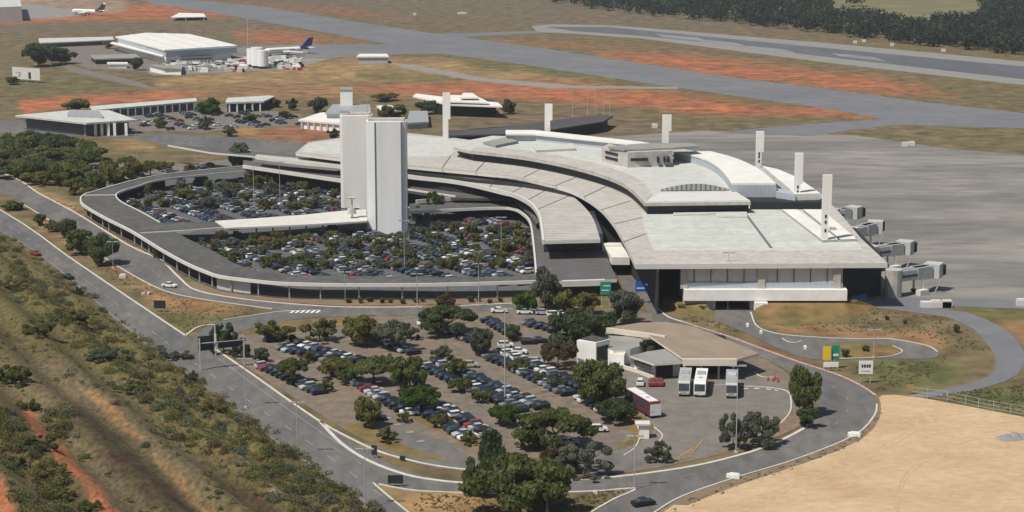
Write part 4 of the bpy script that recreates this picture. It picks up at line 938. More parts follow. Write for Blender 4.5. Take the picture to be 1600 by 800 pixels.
# cars inside the ring, and the far car parks (individual up to the limit, the rest one mass)
lotA = W([(184, 311), (200, 300), (250, 284), (330, 275), (398, 268), (535, 284), (640, 300), (640, 330), (560, 333), (340, 347), (250, 347), (222, 331)], 3.0)
lotB = W([(288, 366), (340, 360), (560, 349), (640, 337), (779, 329), (806, 332), (824, 348), (829, 372), (832, 430), (450, 428), (378, 415), (346, 398), (312, 381)], 3.0)
far1 = W([(215, 184), (330, 170), (460, 182), (470, 196), (380, 200), (330, 206), (210, 203)])
far2 = W([(165, 262), (215, 270), (400, 252), (390, 262), (250, 276), (190, 288), (150, 295), (140, 280)])
slots = []
rd = Vector((.52, -.854)); rn = Vector((.854, .52)); org = Vector((-60, 620))
_bb = {id(l): (min(p.x for p in l), max(p.x for p in l), min(p.y for p in l), max(p.y for p in l)) for l in (lotA, lotB, far1, far2)}
for lot, nm, sp in ((lotB, 'lower ring', 1), (lotA, 'upper ring', 1), (far2, 'far', 1), (far1, 'far', 1)):
    for r_ in range(-100, 100):
        pos_i = 0
        for c_ in range(-260, 220):
            row_off = (r_//2)*14.6+(r_ % 2)*5.1
            q = org+rn*row_off+rd*(c_*2.7)
            b_ = _bb[id(lot)]
            if not (b_[0] < q.x < b_[1] and b_[2] < q.y < b_[3]) or not inside(q, lot): continue
            if nm == 'upper ring' and (c_ % 14 == 0): continue
            pos_i += 1
            if random.random() < (.08 if 'ring' in nm else .68): continue
            slots.append((q, nm, r_, pos_i))
slots.sort(key=lambda s: s[0].y)
rowids = {}
for s in slots:
    if s[1] != 'far': rowids.setdefault(s[1], set()).add(s[2])
rowid = {k: {r_: i+1 for i, r_ in enumerate(sorted(v))} for k, v in rowids.items()}
left = []; ang0 = math.atan2(rn.y, rn.x)
for q, nm, r_, pi_ in slots:
    colr = pick(); kd = random.choice(['sedan', 'hatch']); a_ = ang0+(math.pi if random.random() < .5 else 0)+random.uniform(-.04, .04)
    qq = q+Vector((random.uniform(-.3, .3), random.uniform(-.3, .3)))
    if NCAR < 298 and nm == 'lower ring':
        car(qq, a_, colr, kd, f"{colr} {kindword(kd)}, {ordn(pi_)} from far end, {ordn(rowid[nm][r_])} row from left, lower ring", 'cars inside the ring car park', full=False)
    else: left.append((qq, a_, colr, kd))
big = MB(); mats_ = ['car_'+c.replace(' ', '_') for c in COLS]+['glass', 'rubber']
for q, a_, colr, kd in left:
    mb = car_proto(colr, kd, False)[3]; c_, s_ = math.cos(a_), math.sin(a_); o = len(big.v)
    big.v += [(q.x+x*c_-y*s_, q.y+x*s_+y*c_, z+.17) for x, y, z in mb.v]; big.f += [tuple(i+o for i in f) for f in mb.f]
    ci = COLS.index(colr); big.m += [(ci, len(COLS), len(COLS)+1)[k] for k in mb.m]
tag(big.build('parked_cars', mats_), 'mass of far parked cars of many colours filling the back lots', 'cars', kind='stuff')

# buses
def bus(pos, ang, bodym, label, L=13):
    r = thing('coach', label, 'bus', (pos[0], pos[1], .17), ang, 'coaches at the bus station')
    v = MB(); w_ = 1.3
    pr_ = [(-L/2, .45), (L/2-.1, .45), (L/2, 1.2), (L/2-.25, 3.0), (L/2-.7, 3.35), (-L/2+.3, 3.35), (-L/2, 3.0)]
    n = len(pr_); v.add([(x, -w_, z) for x, z in pr_]+[(x, w_, z) for x, z in pr_], [tuple(range(n)), tuple(reversed(range(n, 2*n)))]+[(i, n+i, n+(i+1) % n, (i+1) % n) for i in range(n)])
    bd = v.build('body', bodym[0], r)
    for s in (-1, 1): MB().box(-.3, s*(w_+.01), 1.7, L-1.6, .06, 1.0).build('side_windows', 'glass', bd)
    if bodym[0] == 'burgundy': MB().box(L/2-.02, 0, .5, .12, 2.5, 2.4).box(-.2, 0, 3.36, L-1.4, 2.1, .08).build('white_front', 'bus_white', bd)
    MB().add([(L/2+.06, -1.15, 1.35), (L/2+.02, 1.15, 1.35), (L/2-.22, 1.12, 2.85), (L/2-.22, -1.12, 2.85)], [(0, 1, 2, 3)]).build('windscreen', 'glass', bd)
    MB().box(-1.5, 0, 3.35, 2.6, 1.8, .28).build('roof_unit', bodym[1], bd)
    MB().box(2.4, 0, 3.35, .9, .9, .12).build('roof_hatch', 'metal', bd)
    for x in (-L*.27, L*.32):
        for s in (-1, 1): MB().tube((x, s*(w_-.25), .48), (x, s*(w_+.03), .48), .48, .48, 12).build('wheel', 'rubber', r)
    for s in (-1, 1): MB().box(L/2+.01, s*.9, .75, .08, .35, .2).build('headlight', 'paint', bd)
    return r
def brg(a, b):
    d = (P(*b)-P(*a)).to_2d(); return math.atan2(d.y, d.x)
for (bx, by), m, lb, bk in [((1070, 609), ('pole', 'metal'), 'grey coach, left one of the bays under the canopy', (1074, 590)),
                        ((1095, 610), ('bus_white', 'metal'), 'white coach between the two grey ones at the canopy', (1100, 590)),
                        ((1143, 612), ('metal', 'bus_silver'), 'grey coach standing apart at the right bay', (1144, 592))]:
    bus(P(bx, by), brg(bk, (bx, by+8)), m, lb)
bus(P(1004, 642), brg((985, 630), (1022, 652)), ('burgundy', 'bus_white'), 'burgundy coach with white front beside the yard tree')

# ------------------------------------------------------------ signs, masts
def lamp(px, pb, pt, label, heads=2, r0=.14, name='lamp_mast', group='tall lamp masts'):
    a = P(px, pb); s = FPX/(a.y*cT+CAM_H*sT); h_ = (pb-pt)/s/cT
    r = thing(name, label, 'lamp post', (a.x, a.y, 0), 0, group)
    MB().tube((0, 0, 0), (0, 0, h_), r0*.8, r0*.5, 6).build('pole', 'pole', r)
    MB().box(0, 0, 0, .7, .7, .4).build('base', 'concrete', r)
    if heads:
        mb = MB()
        for s_ in ([-1, 1] if heads > 1 else [1]): mb.box(s_*.9, 0, h_-.1, 1.5, .45, .25)
        mb.build('lamp_head', 'metal', r)
for a in [(789, 628, 482, 'tall white lamp mast in the middle of the front car park', 2, .22), (1150, 708, 570, 'thin lamp mast standing in the bus yard'),
          (652, 480, 428, 'lamp mast at the kerb, left of two before the gallery', 2, .17), (748, 478, 412, 'lamp mast at the kerb, right of two before the gallery', 2, .17),
          (397, 322, 236, 'lamp mast in the upper ring near the far arm', 2, .16), (438, 330, 254, 'lamp mast in the upper ring left of the far tower', 2, .16),
          (632, 425, 345, 'lamp mast in the lower ring below the near tower', 2, .15), (783, 400, 340, 'lamp mast in the lower ring near its right end', 2, .14),
          (215, 268, 205, 'lamp mast beyond the gallery at the left', 2, .16), (310, 262, 228, 'short lamp mast beyond the upper ring', 2, .15),
          (384, 638, 560, 'lamp post on the near kerb right of the gantry sign'), (465, 712, 628, 'lamp post on the verge of the lower road'), (571, 795, 700, 'lamp post where the two roads part', 2, .15),
          (855, 800, 738, 'pale lamp post in front of the big near tree', 2, .17), (762, 724, 676, 'lamp post beside the left half of the big near tree', 2, .15),
          (991, 765, 680, 'lamp post at the tip of the grass island', 2, .15), (1137, 482, 395, 'lamp mast before the underpass opening', 2, .15),
          (388, 92, 30, 'tall thick mast left of the white tanks', 2, .45), (323, 62, 40, 'thin mast behind the cargo hangar', 0, .3),
          (1365, 560, 515, 'thin lamp post beside the service loop'), (540, 500, 425, 'thin lamp post on the kerb left of the front park', 2, .12),
          (177, 420, 378, 'thin post by the trees between the two roads', 2, .12)]:
    lamp(*a)
for i, x in enumerate((895, 918, 931, 943, 953)):
    lamp(x, 182-(i % 2)*3, 130+i, f'thin pale flagpole, {ordn(i+1)} from the left beyond the terminal', 0, .22, 'flagpole', 'flagpoles beyond the terminal')

def sign(name, label, px, py, wpx, z0, z1, m, ang=0, posts=2, cat='road sign', extra=None, thick=.2):
    a = P(px, py); s = FPX/(a.y*cT+CAM_H*sT); wd = wpx/s
    r = thing(name, label, cat, (a.x, a.y, 0), ang)
    pn_ = MB().box(0, 0, z0, wd, thick, z1-z0).build('panel', m, r)
    for x in ([-wd*.36, wd*.36] if posts == 2 else [0]): MB().box(x, thick*.5+.08, 0, .16, .14, z1-.2).build('post', 'pole', r)
    for (x, z, w_, h_, mm) in (extra or []): MB().box(x*wd, -thick*.5-.02, z0+(z1-z0)*z, w_*wd, .03, h_).build('lettering', mm, pn_)
    return r
g0, g1 = P(313, 579), P(385, 572)
gt = thing('sign_gantry', 'overhead gantry with black sign panels across the lower road', 'road sign', g0, world=True)
for q in (g0, P(337, 556)): MB().box(q.x, q.y, 0, .35, .35, 7.6).build('post', 'pole', gt)
for za, zb_ in ((4.6, 6.2), (6.5, 8.0)):
    MB().prism([(g0.x-.3, g0.y), (g0.x+3.0, g0.y+1.5), (g0.x+2.9, g0.y+1.7), (g0.x-.4, g0.y+.2)], za, zb_).build('panel', 'dark_sign', gt)
MB().box(g0.x+3.4, g0.y+1.8, 4.2, .5, .5, 4.0).build('truss_end', 'fascia', gt)
MB().tube((g0.x, g0.y, 6.35), (g0.x+10, g0.y+4.2, 6.35), .1, .1).build('beam', 'pole', gt)
MB().prism([(g0.x+4.0, g0.y+1.9), (g0.x+8.6, g0.y+3.8), (g0.x+8.5, g0.y+4.0), (g0.x+3.9, g0.y+2.1)], 4.8, 6.2).build('panel', 'dark_sign', gt)
MB().box(g0.x+9.6, g0.y+4.1, 0, .3, .3, 6.6).build('post', 'pole', gt)
sign('road_sign', 'square dark green sign on the triangular grass island', 250, 487, 19, .9, 3.0, 'dark_sign', R(-10))
sign('road_sign', 'small black panel beside the hill foot opposite the gantry', 256, 565, 15, 1.0, 2.3, 'dark_sign', R(-20))
sign('road_sign', 'upright black panel on the kerb near the lane fork', 585, 716, 9, .7, 2.6, 'dark_sign', R(-20))
sign('road_sign', 'small black panel on the kerb right of the upright one', 629, 721, 9, .3, 1.1, 'dark_sign', R(-20))
sign('road_sign', 'wide low black sign facing away near the fork tip', 618, 761, 24, .7, 2.3, 'dark_sign')
sign('road_sign', 'large green direction sign before the forecourt roof', 946, 482, 17, 3.8, 7.2, 'green_sign', extra=[(-.05, .3, .7, .25, 'paint'), (.1, .65, .6, .25, 'paint')])
sign('road_sign', 'blue direction sign in the dark gap left of the terminal', 1003, 474, 21, 3.2, 6.0, 'blue_sign', extra=[(-.1, .3, .6, .3, 'paint'), (.32, .6, .2, .5, 'paint')])
sign('advertising_sign', 'yellow panel above a white box beside the service loop', 1291, 577, 12, 2.2, 5.4, 'yellow_sign')
sign('advertising_sign', 'teal panel right of the yellow one by the service loop', 1305, 576, 12, 2.2, 5.6, 'green_sign', extra=[(0, .25, .7, .5, 'paint')])
sign('advertising_sign', 'low white board under the yellow and teal panels', 1298, 580, 23, 1.0, 2.15, 'paint')
sign('advertising_sign', 'white sign with dark lettering at the right bend', 1352, 599, 22, 2.2, 5.2, 'paint', extra=[(-.26, .5, .12, .7, 'dark_sign'), (-.08, .5, .14, .7, 'dark_sign'), (.1, .5, .12, .7, 'dark_sign'), (.27, .5, .14, .7, 'dark_sign'), (0, .2, .6, .2, 'metal')])
sign('hazard_sign', 'small orange sign on a post by the curved grey road', 1422, 616, 11, .8, 2.2, 'paint_orange', posts=1)
for q, lb in (((1146, 747), 'white concrete block at the loop road edge, lower of two'), ((1335, 682), 'white concrete block at the loop road edge, upper of two')):
    a = P(*q); o = MB().box(0, 0, 0, 2.6, 1.0, .7).box(.2, 0, .7, 1.8, .7, .25).build('concrete_block', 'paint'); o.location = (a.x, a.y, .05); o.rotation_euler = (0, 0, -.4); tag(o, lb, 'barrier')
for i, (x, y) in enumerate([(1168, 511), (1189, 522), (1258, 546), (1106, 490)]):
    a = P(x, y); o = MB().box(0, 0, 0, .7, .7, .8).tube((0, 0, .8), (0, 0, 1.1), .3, .1).build('bollard', 'paint'); o.location = (a.x, a.y, .02)
    tag(o, f'small white bollard by the service loop, {ordn(i+1) if i < 3 else "left of the underpass"}' + (' from the underpass' if i < 3 else ''), 'bollard')
for i, (x, y) in enumerate([(1200, 592), (1208, 593), (1216, 594), (1211, 590)]):
    a = P(x, y+3); o = MB().box(0, 0, 0, .5, .5, .15).tube((0, 0, .15), (0, 0, 1.0), .22, .05, 8).build('traffic_cone', 'red'); o.location = (a.x, a.y, .18)
    tag(o, 'red plastic marker standing at the bus yard exit', 'marker', 'red markers at the bus yard exit')
a = P(1341, 468); o = MB().prism([(-2.2, -4), (1.8, -5), (2.6, 4), (-2, 5)], 0, [.35, .3, .7, .6]).build('blue_tarpaulin', 'blue_sheet'); o.location = (a.x, a.y, .6); tag(o, 'light blue sheet lying at the terminal corner beside the bank', 'tarpaulin')
a = P(1585, 686); gm = MB(); 
for k in range(3): gm.tube((k*1.6-1.5, .3*k, 0), (k*1.6-1.5, .3*k, .9+.3*(k == 1)), 2.4-.3*k, .5, 10)
o = gm.build('gravel_pile', 'grit'); o.location = (a.x, a.y, .05); tag(o, 'small grey heap of gravel on the sand at far right', 'gravel pile')
for i, (q, z_) in enumerate([((192, 434), .9), ((224, 461), .5), ((233, 460), .5)]):
    a = P(*q); o = MB().box(0, 0, 0, 1.9 if i == 0 else .9, 1.6 if i == 0 else .7, z_).box(.1, .05, z_, 1.2 if i == 0 else .6, 1.0 if i == 0 else .5, .2).build('concrete_box', 'fascia'); o.location = (a.x, a.y, .02); o.rotation_euler = (0, 0, .4*i)
    tag(o, ['pale concrete cabinet on the grass between the two roads', 'small pale utility box, left of a pair on the island', 'small pale utility box, right of a pair on the island'][i], 'utility box')
a = P(930, 772); o = MB().box(0, 0, 0, .8, .7, .5).box(0, 0, .5, .5, .4, .25).build('concrete_box', 'fascia'); o.location = (a.x, a.y, .02); tag(o, 'small pale utility box on the lower grass island', 'utility box')
for pl_ in ([(1300, 726), (1322, 722), (1332, 727), (1312, 734)], [(1330, 745), (1352, 742), (1362, 748), (1338, 752)], [(1470, 762), (1492, 758), (1500, 764), (1480, 769)], [(1480, 730), (1498, 728), (1504, 734)], [(1560, 650), (1580, 652), (1572, 657)], [(1180, 775), (1220, 768), (1230, 776), (1190, 784)], [(1400, 660), (1450, 650), (1470, 656), (1420, 668)]):
    sheet('sand_stain', pl_, 'fine_sand', dz=LZ['sand']+.005, sm=3)
for k_, tk in enumerate(([(1180, 800), (1260, 745), (1340, 720), (1440, 715), (1640, 745)], [(1120, 800), (1240, 760), (1400, 690), (1470, 640)], [(1400, 800), (1420, 740), (1500, 690), (1620, 680)])):
    pts_ = smooth(W(tk), 8)
    for o_ in (-.7, .7):
        q_ = [p+Vector((0, o_*1.6)) for p in pts_]
        tag(MB().ribbon(q_, .42, LZ['sand']+.001, LZ['sand']+.004+.0006*k_).build('tyre_track', 'fine_sand'), kind='structure')
cl = {k: MB() for k in ('paint', 'metal', 'dark_sign', 'blue_grey', 'red', 'cream')}
for _ in range(260):
    x = random.uniform(262, 470); y = random.uniform(96, 113) if x < 380 else random.uniform(92, 110)
    if 384 < x < 420: continue
    p = P(x, y); cl[random.choices(list(cl), [6, 4, 3, 2, 1, 4])[0]].box(p.x, p.y, 0, random.uniform(1.5, 6), random.uniform(1.5, 3), random.uniform(.8, 2.8), random.uniform(-.4, .4))
for k, mb_ in cl.items(): tag(mb_.build('cargo_clutter', k), {'paint': 'white', 'metal': 'grey', 'dark_sign': 'dark', 'blue_grey': 'pale blue-grey', 'red': 'red', 'cream': 'cream'}[k]+' crates, carts and containers spread before the cargo hangar', 'cargo', kind='stuff')
# fences
def fence(label, px, h_=2.2, step=3.2):
    pts = smooth(W(px), 6); r = thing('fence', label, 'fence', (pts[0].x, pts[0].y, 0), world=True)
    mb = MB()
    for z in (.4, 1.2, h_-.1): mb.ribbon(pts, .05, z, z+.06)
    mb.build('rail', 'pole', r); acc = 0; pm = MB(); n_ = 0
    for a, b in zip(pts[:-1], pts[1:]):
        acc += (b-a).length
        if acc > step and n_ < 95: acc = 0; n_ += 1; MB().box(b.x, b.y, 0, .12, .12, h_).build('post', 'pole', r)
fence('wire fence between the sand and the green grass at right', [(1425, 620), (1480, 627), (1540, 640), (1620, 654), (1700, 668)])
# ------------------------------------------------------------ trees
def leaf_cloud(blobs, per, size, flat=.6):
    V = []; n = 0
    for (bx, by, bz, br) in blobs:
        k = int(per*br**1.6)
        d = rng.normal(size=(k, 3)); d /= np.linalg.norm(d, axis=1)[:, None]
        rad = br*rng.uniform(.55, 1.06, k)[:, None]
        c = d*rad*np.array([1, 1, flat])+np.array([bx, by, bz])
        a = rng.normal(size=(k, 3)); nrm = d*.9+a*.55; nrm /= np.linalg.norm(nrm, axis=1)[:, None]
        t = np.cross(nrm, rng.normal(size=(k, 3))); t /= np.linalg.norm(t, axis=1)[:, None]; b = np.cross(nrm, t)
        s = size*rng.uniform(.6, 1.3, k)[:, None]
        V.append(np.stack([c-t*s-b*s*.7, c+t*s-b*s*.5, c+t*s*.7+b*s*.8, c-t*s*.8+b*s*.6], 1).reshape(-1, 3)); n += k
    V = np.concatenate(V)
    return V
def quads_mesh(name, V, matn):
    me = bpy.data.meshes.new(name); n = len(V)//4
    me.vertices.add(len(V)); me.vertices.foreach_set('co', V.ravel())
    me.loops.add(4*n); me.loops.foreach_set('vertex_index', np.arange(4*n))
    me.polygons.add(n); me.polygons.foreach_set('loop_start', np.arange(n)*4); me.polygons.foreach_set('loop_total', np.full(n, 4))
    me.update(calc_edges=True); me.materials.append(M[matn]); return me
def crown_blobs(kind, n):
    out = []
    for i in range(n):
        a = random.uniform(0, 6.283)
        if kind == 'umbrella': r = math.sqrt(random.random())*.92; z = .52+.30*(1-r)+random.uniform(-.14, .10); br = random.uniform(.16, .34)
        elif kind == 'round': 
            r = random.random()**.6*.80; z = random.uniform(.26, .88); r *= math.sqrt(max(.12, 1-((z-.6)/.42)**2)); br = random.uniform(.18, .32)
        elif kind == 'tall': z = random.uniform(.2, .93); r = random.random()**.6*.6*math.sqrt(max(.15, 1-((z-.5)/.5)**2)); br = random.uniform(.18, .3)
        else: r = random.random()**.5*.85; z = random.uniform(.32, .92)-.2*r; br = random.uniform(.12, .22)
        out.append((r*math.cos(a), r*math.sin(a), z, br))
    return out
# unit trees: crown radius 1, height 1 (scaled per tree)
PROTO = {}
def proto(kind, leaf, var, lod):
    key = (kind, leaf, var, lod)
    if key in PROTO: return PROTO[key]
    st = random.getstate(); random.seed(hash((kind, var)) % 1000 if False else (len(kind)*31+var*7+lod))
    nb = {'umbrella': 32, 'round': 26, 'tall': 28, 'wispy': 32}[kind]
    per, size = {0: (2300, .042), 1: (1050, .062), 2: (330, .11)}[lod]
    if kind == 'wispy': per *= 1.3; size *= .8
    bl_ = crown_blobs(kind, nb)
    V = leaf_cloud(bl_, per, size, {'umbrella': .42, 'wispy': .55, 'round': .62, 'tall': .8}[kind])
    cm = quads_mesh('crown', V, 'leaf_'+leaf)
    tr = MB(); tr.tube((0, 0, 0), (.03, .02, .42), .045, .03, 7)
    if lod < 2:
        for (x, y, z, r_) in bl_[:9]: tr.tube((.03, .02, .30+random.random()*.12), (x*.85, y*.85, z), .022, .007, 5)
    tm = bpy.data.meshes.new('trunk'); tm.from_pydata(tr.v, [], tr.f); tm.materials.append(M['bark'])
    random.setstate(st); PROTO[key] = (cm, tm); return PROTO[key]
def tree(pos, rad, h_, kind, leaf, label, group=None, lod=1, name='tree', cat='tree'):
    cm, tm = proto(kind, leaf, random.randint(0, 2), lod)
    r = thing(name, label, cat, pos, random.uniform(0, 6.28), group)
    for nm, m in (('crown', cm), ('trunk', tm)):
        o = bpy.data.objects.new(nm, m); col.objects.link(o); o.parent = r; o.scale = (rad, rad, h_)
    return r
def ptree(px, pb, wpx, hpx, kind, leaf, label, lod=1, group=None, pos=None, name='tree', cat='tree'):
    a = pos or P(px, pb); s = FPX/(a.y*cT+(CAM_H-a.z)*sT)
    h_ = hpx/s; rad = wpx/2/s
    return tree(a, rad, h_, kind, leaf, label, group, lod, name, cat)
TR = [
 (350, 553, 46, 56, 'wispy', 'dark', 'dark feathery tree right behind the gantry sign', 0),
 (376, 560, 34, 36, 'wispy', 'dark', 'small dark tree right of the feathery gantry tree', 1),
 (408, 566, 28, 22, 'round', 'grey', 'low grey bushy tree at the left kerb of the front park', 1),
 (430, 534, 66, 34, 'wispy', 'olive', 'low pale olive tree left of a pair near the slip road', 1),
 (500, 534, 64, 38, 'wispy', 'pale', 'thin pale tree right of a pair near the slip road', 1),
 (458, 600, 56, 44, 'umbrella', 'mid', 'round tree among the cars along the left kerb', 0),
 (565, 540, 68, 48, 'round', 'olive', 'olive tree at the far left edge of the front park', 0),
 (615, 547, 66, 50, 'umbrella', 'grey', 'greyish spreading tree right of the olive one', 0),
 (700, 523, 92, 50, 'umbrella', 'dark', 'big dark spreading tree over the upper rows', 0),
 (696, 484, 42, 26, 'round', 'brown', 'brownish leafed tree just behind the big dark one', 1),
 (752, 556, 48, 42, 'round', 'grey', 'grey-green tree at the head of the long row', 0),
 (522, 590, 50, 34, 'umbrella', 'olive', 'flat olive tree below the row of the gantry trees', 1),
 (585, 600, 76, 46, 'umbrella', 'mid', 'green flat-topped tree left of the middle lane', 0),
 (640, 612, 70, 58, 'round', 'mid', 'tall green tree between the left and middle rows', 0),
 (655, 645, 62, 46, 'umbrella', 'bright', 'bright green spreading tree right above the red planting strip', 0),
 (575, 668, 54, 48, 'round', 'olive', 'lone round olive tree on the open asphalt', 0),
 (604, 690, 42, 24, 'wispy', 'pale', 'small yellowish sapling at the near kerb', 1),
 (712, 590, 46, 34, 'wispy', 'olive', 'yellow-green tree at the head of the middle double row', 1),
 (690, 565, 40, 26, 'wispy', 'grey', 'thin grey tree above the middle double row', 1),
 (790, 664, 52, 36, 'umbrella', 'bright', 'small bushy tree in the lane left of the umbrella tree', 0),
 (868, 702, 116, 68, 'umbrella', 'mid', 'broad umbrella tree with deep shade near the bus yard', 0),
 (938, 636, 92, 74, 'round', 'mid', 'large leafy tree beside the white windowless block', 0),
 (898, 552, 92, 66, 'round', 'dark', 'dark tree left above the white windowless block', 0),
 (872, 575, 62, 48, 'umbrella', 'brown', 'brown-tinged tree below the dark tree by the block', 0),
 (868, 608, 40, 26, 'wispy', 'grey', 'small thin tree at the end of the long row', 1),
 (852, 482, 68, 62, 'tall', 'grey', 'tall grey-green tree before the forecourt roof', 0),
 (822, 490, 42, 34, 'round', 'bright', 'bright bushy tree left of the tall forecourt tree', 1),
 (885, 488, 52, 32, 'round', 'olive', 'olive bushy tree right of the tall forecourt tree', 1),
 (920, 492, 48, 34, 'round', 'olive', 'olive tree below the green direction sign', 1),
 (975, 507, 66, 52, 'round', 'grey', 'grey-green tree between the green and blue signs', 0),
 (945, 528, 46, 40, 'round', 'dark', 'dark small tree behind the annex roof', 1),
 (912, 744, 92, 56, 'wispy', 'grey', 'thin grey crown over the lane right of the big near tree', 0),
 (872, 735, 60, 50, 'wispy', 'brown', 'brownish wispy crown beside the big near tree', 0),
 (770, 748, 62, 76, 'tall', 'dark', 'dark upright tree left behind the big near tree', 0),
 (812, 808, 165, 104, 'umbrella', 'mid', 'biggest tree, standing on the near island at the bottom', 0),
 (1145, 702, 50, 62, 'wispy', 'grey', 'wispy grey tree left of a pair in the bus yard', 0),
 (1190, 696, 70, 60, 'wispy', 'grey', 'wispy grey tree right of a pair in the bus yard', 0),
 (1256, 650, 66, 78, 'round', 'mid', 'tall dense tree inside the loop road bend', 0),
 (1264, 668, 40, 30, 'round', 'dark', 'low dark tree at the foot of the tall dense one', 1),
 (1028, 722, 46, 34, 'wispy', 'grey', 'sparse sapling below the white ticket booth', 1),
 (962, 660, 62, 40, 'umbrella', 'dark', 'very dark low tree left of the burgundy coach', 0),
 (1005, 562, 34, 34, 'wispy', 'mid', 'patio tree left of the grey pavilion roof', 1),
 (1028, 548, 32, 30, 'wispy', 'olive', 'patio palm-like tree right before the tan roof', 1),
 (62, 352, 26, 17, 'round', 'dark', 'small round tree, first between the two roads', 1),
 (104, 372, 42, 30, 'round', 'dark', 'dark tree second between the two roads', 1),
 (126, 398, 52, 38, 'round', 'mid', 'tree third between the two roads', 1),
 (160, 414, 62, 48, 'round', 'dark', 'largest tree between the two roads', 0),
 (246, 404, 20, 15, 'round', 'mid', 'small bush against the gallery outer wall', 1),
 (375, 268, 52, 40, 'tall', 'grey', 'dark bushy tree where the approach decks end', 1),
 (327, 178, 48, 26, 'round', 'bright', 'round green tree between the long wing and workshop', 1),
 (120, 174, 46, 18, 'round', 'mid', 'round tree behind the pale flat pavilion roof', 1),
 (60, 104, 60, 36, 'round', 'dark', 'dense dark tree above the white billboard', 1),
 (95, 100, 50, 24, 'round', 'dark', 'dark tree right of the dense one over the billboard', 1),
 (215, 110, 24, 20, 'round', 'dark', 'small dark tree before the cargo hangar corner', 1),
 (457, 172, 22, 20, 'round', 'dark', 'small tree left of a pair by the white-roofed offices', 1),
 (498, 176, 40, 24, 'round', 'dark', 'tree right of a pair by the white-roofed offices', 1),
 (604, 190, 30, 24, 'round', 'mid', 'tree right behind the tower tops', 1),
 (622, 186, 30, 22, 'round', 'olive', 'olive tree beside the bright slanting roof', 1),
 (795, 178, 30, 24, 'round', 'brown', 'brownish tree at the right end of the stepped white roofs', 1),
 (668, 178, 40, 20, 'round', 'dark', 'dark tree under the arched roof end', 1),
 (600, 158, 50, 12, 'round', 'olive', 'low olive hedge tree behind the tower mast', 1),
 (676, 338, 40, 40, 'wispy', 'bright', 'green tree just right of the near tower', 1),
 (648, 345, 26, 26, 'wispy', 'mid', 'small tree close against the near tower side', 1),
 (522, 216, 24, 16, 'round', 'dark', 'small dark bush on the red soil left of the far tower', 1),
 (300, 272, 34, 16, 'round', 'olive', 'low tree behind the upper gallery arm', 1),
 (250, 200, 26, 18, 'round', 'olive', 'small tree at the left side of the far car park', 1), (320, 202, 22, 22, 'wispy', 'grey', 'thin tree at the near edge of the far car park', 1),
 (390, 192, 24, 14, 'round', 'mid', 'low tree in the middle of the far car park', 1), (360, 213, 26, 12, 'round', 'brown', 'brownish bush at the corner of the orange soil', 1), (445, 186, 22, 12, 'round', 'dark', 'low dark tree left of the white-roofed offices', 1), (20, 132, 30, 12, 'round', 'olive', 'low bush at the foot of the white billboard', 1),
 (172, 76, 22, 12, 'round', 'olive', 'small tree between the long shed and hangar', 1), (430, 168, 20, 14, 'round', 'brown', 'small brownish tree right of the workshop', 1),
 (480, 566, 30, 20, 'wispy', 'olive', 'small olive tree amid the double row behind the gantry', 1), (540, 600, 34, 24, 'umbrella', 'mid', 'small green tree at the start of the lone saloon row', 1),
 (612, 575, 36, 24, 'wispy', 'grey', 'grey sapling right of the left-hand green canopy', 1), (632, 660, 26, 18, 'wispy', 'olive', 'tiny olive tree just above the lone white saloon', 1),
 (718, 612, 36, 24, 'umbrella', 'mid', 'small green tree in the middle double row, upper part', 1), (752, 630, 34, 24, 'wispy', 'olive', 'small olive tree in the middle double row, lower part', 1),
 (810, 582, 34, 24, 'umbrella', 'mid', 'small green tree in the long row, upper part', 1), (845, 600, 30, 22, 'wispy', 'grey', 'small grey tree in the long row, lower part', 1),
 (690, 668, 36, 24, 'umbrella', 'olive', 'small olive tree in the planting-strip row, middle', 1), (732, 695, 32, 24, 'wispy', 'mid', 'small green tree at the near end of the planting-strip row', 1),
 (800, 532, 34, 24, 'round', 'dark', 'small dark tree between the black cars and forecourt', 1), (640, 530, 36, 26, 'wispy', 'olive', 'thin olive tree left of the big dark spreading tree', 1),
 (826, 700, 44, 34, 'wispy', 'olive', 'olive tree filling the left shade of the umbrella tree', 1), (508, 612, 30, 20, 'wispy', 'mid', 'small tree at the lower end of the left kerb row', 1),
 (745, 775, 62, 62, 'round', 'mid', 'leafy tree on the left flank of the biggest tree', 0), (850, 792, 66, 60, 'round', 'grey', 'grey-green tree on the right flank of the biggest tree', 0),
 (22, 328, 44, 16, 'round', 'mid', 'low bushy tree at the far left between the two roads', 1), (84, 362, 30, 20, 'round', 'olive', 'olive bush among the trees between the two roads', 1),
 (80, 208, 0, 0, '', '', '', 1)]
for px, pb, w_, h_, k, lf, lb, lod in TR:
    if w_: ptree(px, pb, w_, h_, k, lf, lb, lod)
# grove at the left
GR = [(8, 250), (30, 246), (60, 244), (92, 243), (122, 243), (2, 266), (26, 268), (52, 270), (80, 272), (106, 268), (134, 262), (64, 288), (90, 290), (40, 284), (-18, 250), (-20, 272), (14, 236), (48, 232), (104, 232), (16, 256), (42, 258), (70, 258), (98, 256), (128, 252), (60, 279), (24, 278), (112, 284), (-5, 260), (76, 233), (34, 268)]
rowsn = {}
for i, (x, y) in enumerate(sorted(GR, key=lambda q: q[1])):
    lf = random.choice(['mid', 'dark', 'mid', 'olive'])
    ptree(x, y, random.uniform(42, 76), random.uniform(20, 36), random.choice(['umbrella', 'round', 'umbrella']), lf, f"{ {'mid':'green','dark':'dark green','olive':'olive'}[lf] } spreading tree in the left grove, {ordn(i+1)} counted from the back", 1, 'grove trees beside the upper road')
G2 = [(118, 304, 40, 26), (150, 300, 52, 34), (178, 294, 52, 36), (206, 284, 44, 30), (235, 276, 40, 26), (168, 270, 34, 22), (200, 262, 30, 20), (258, 268, 30, 16), (140, 312, 32, 22)]
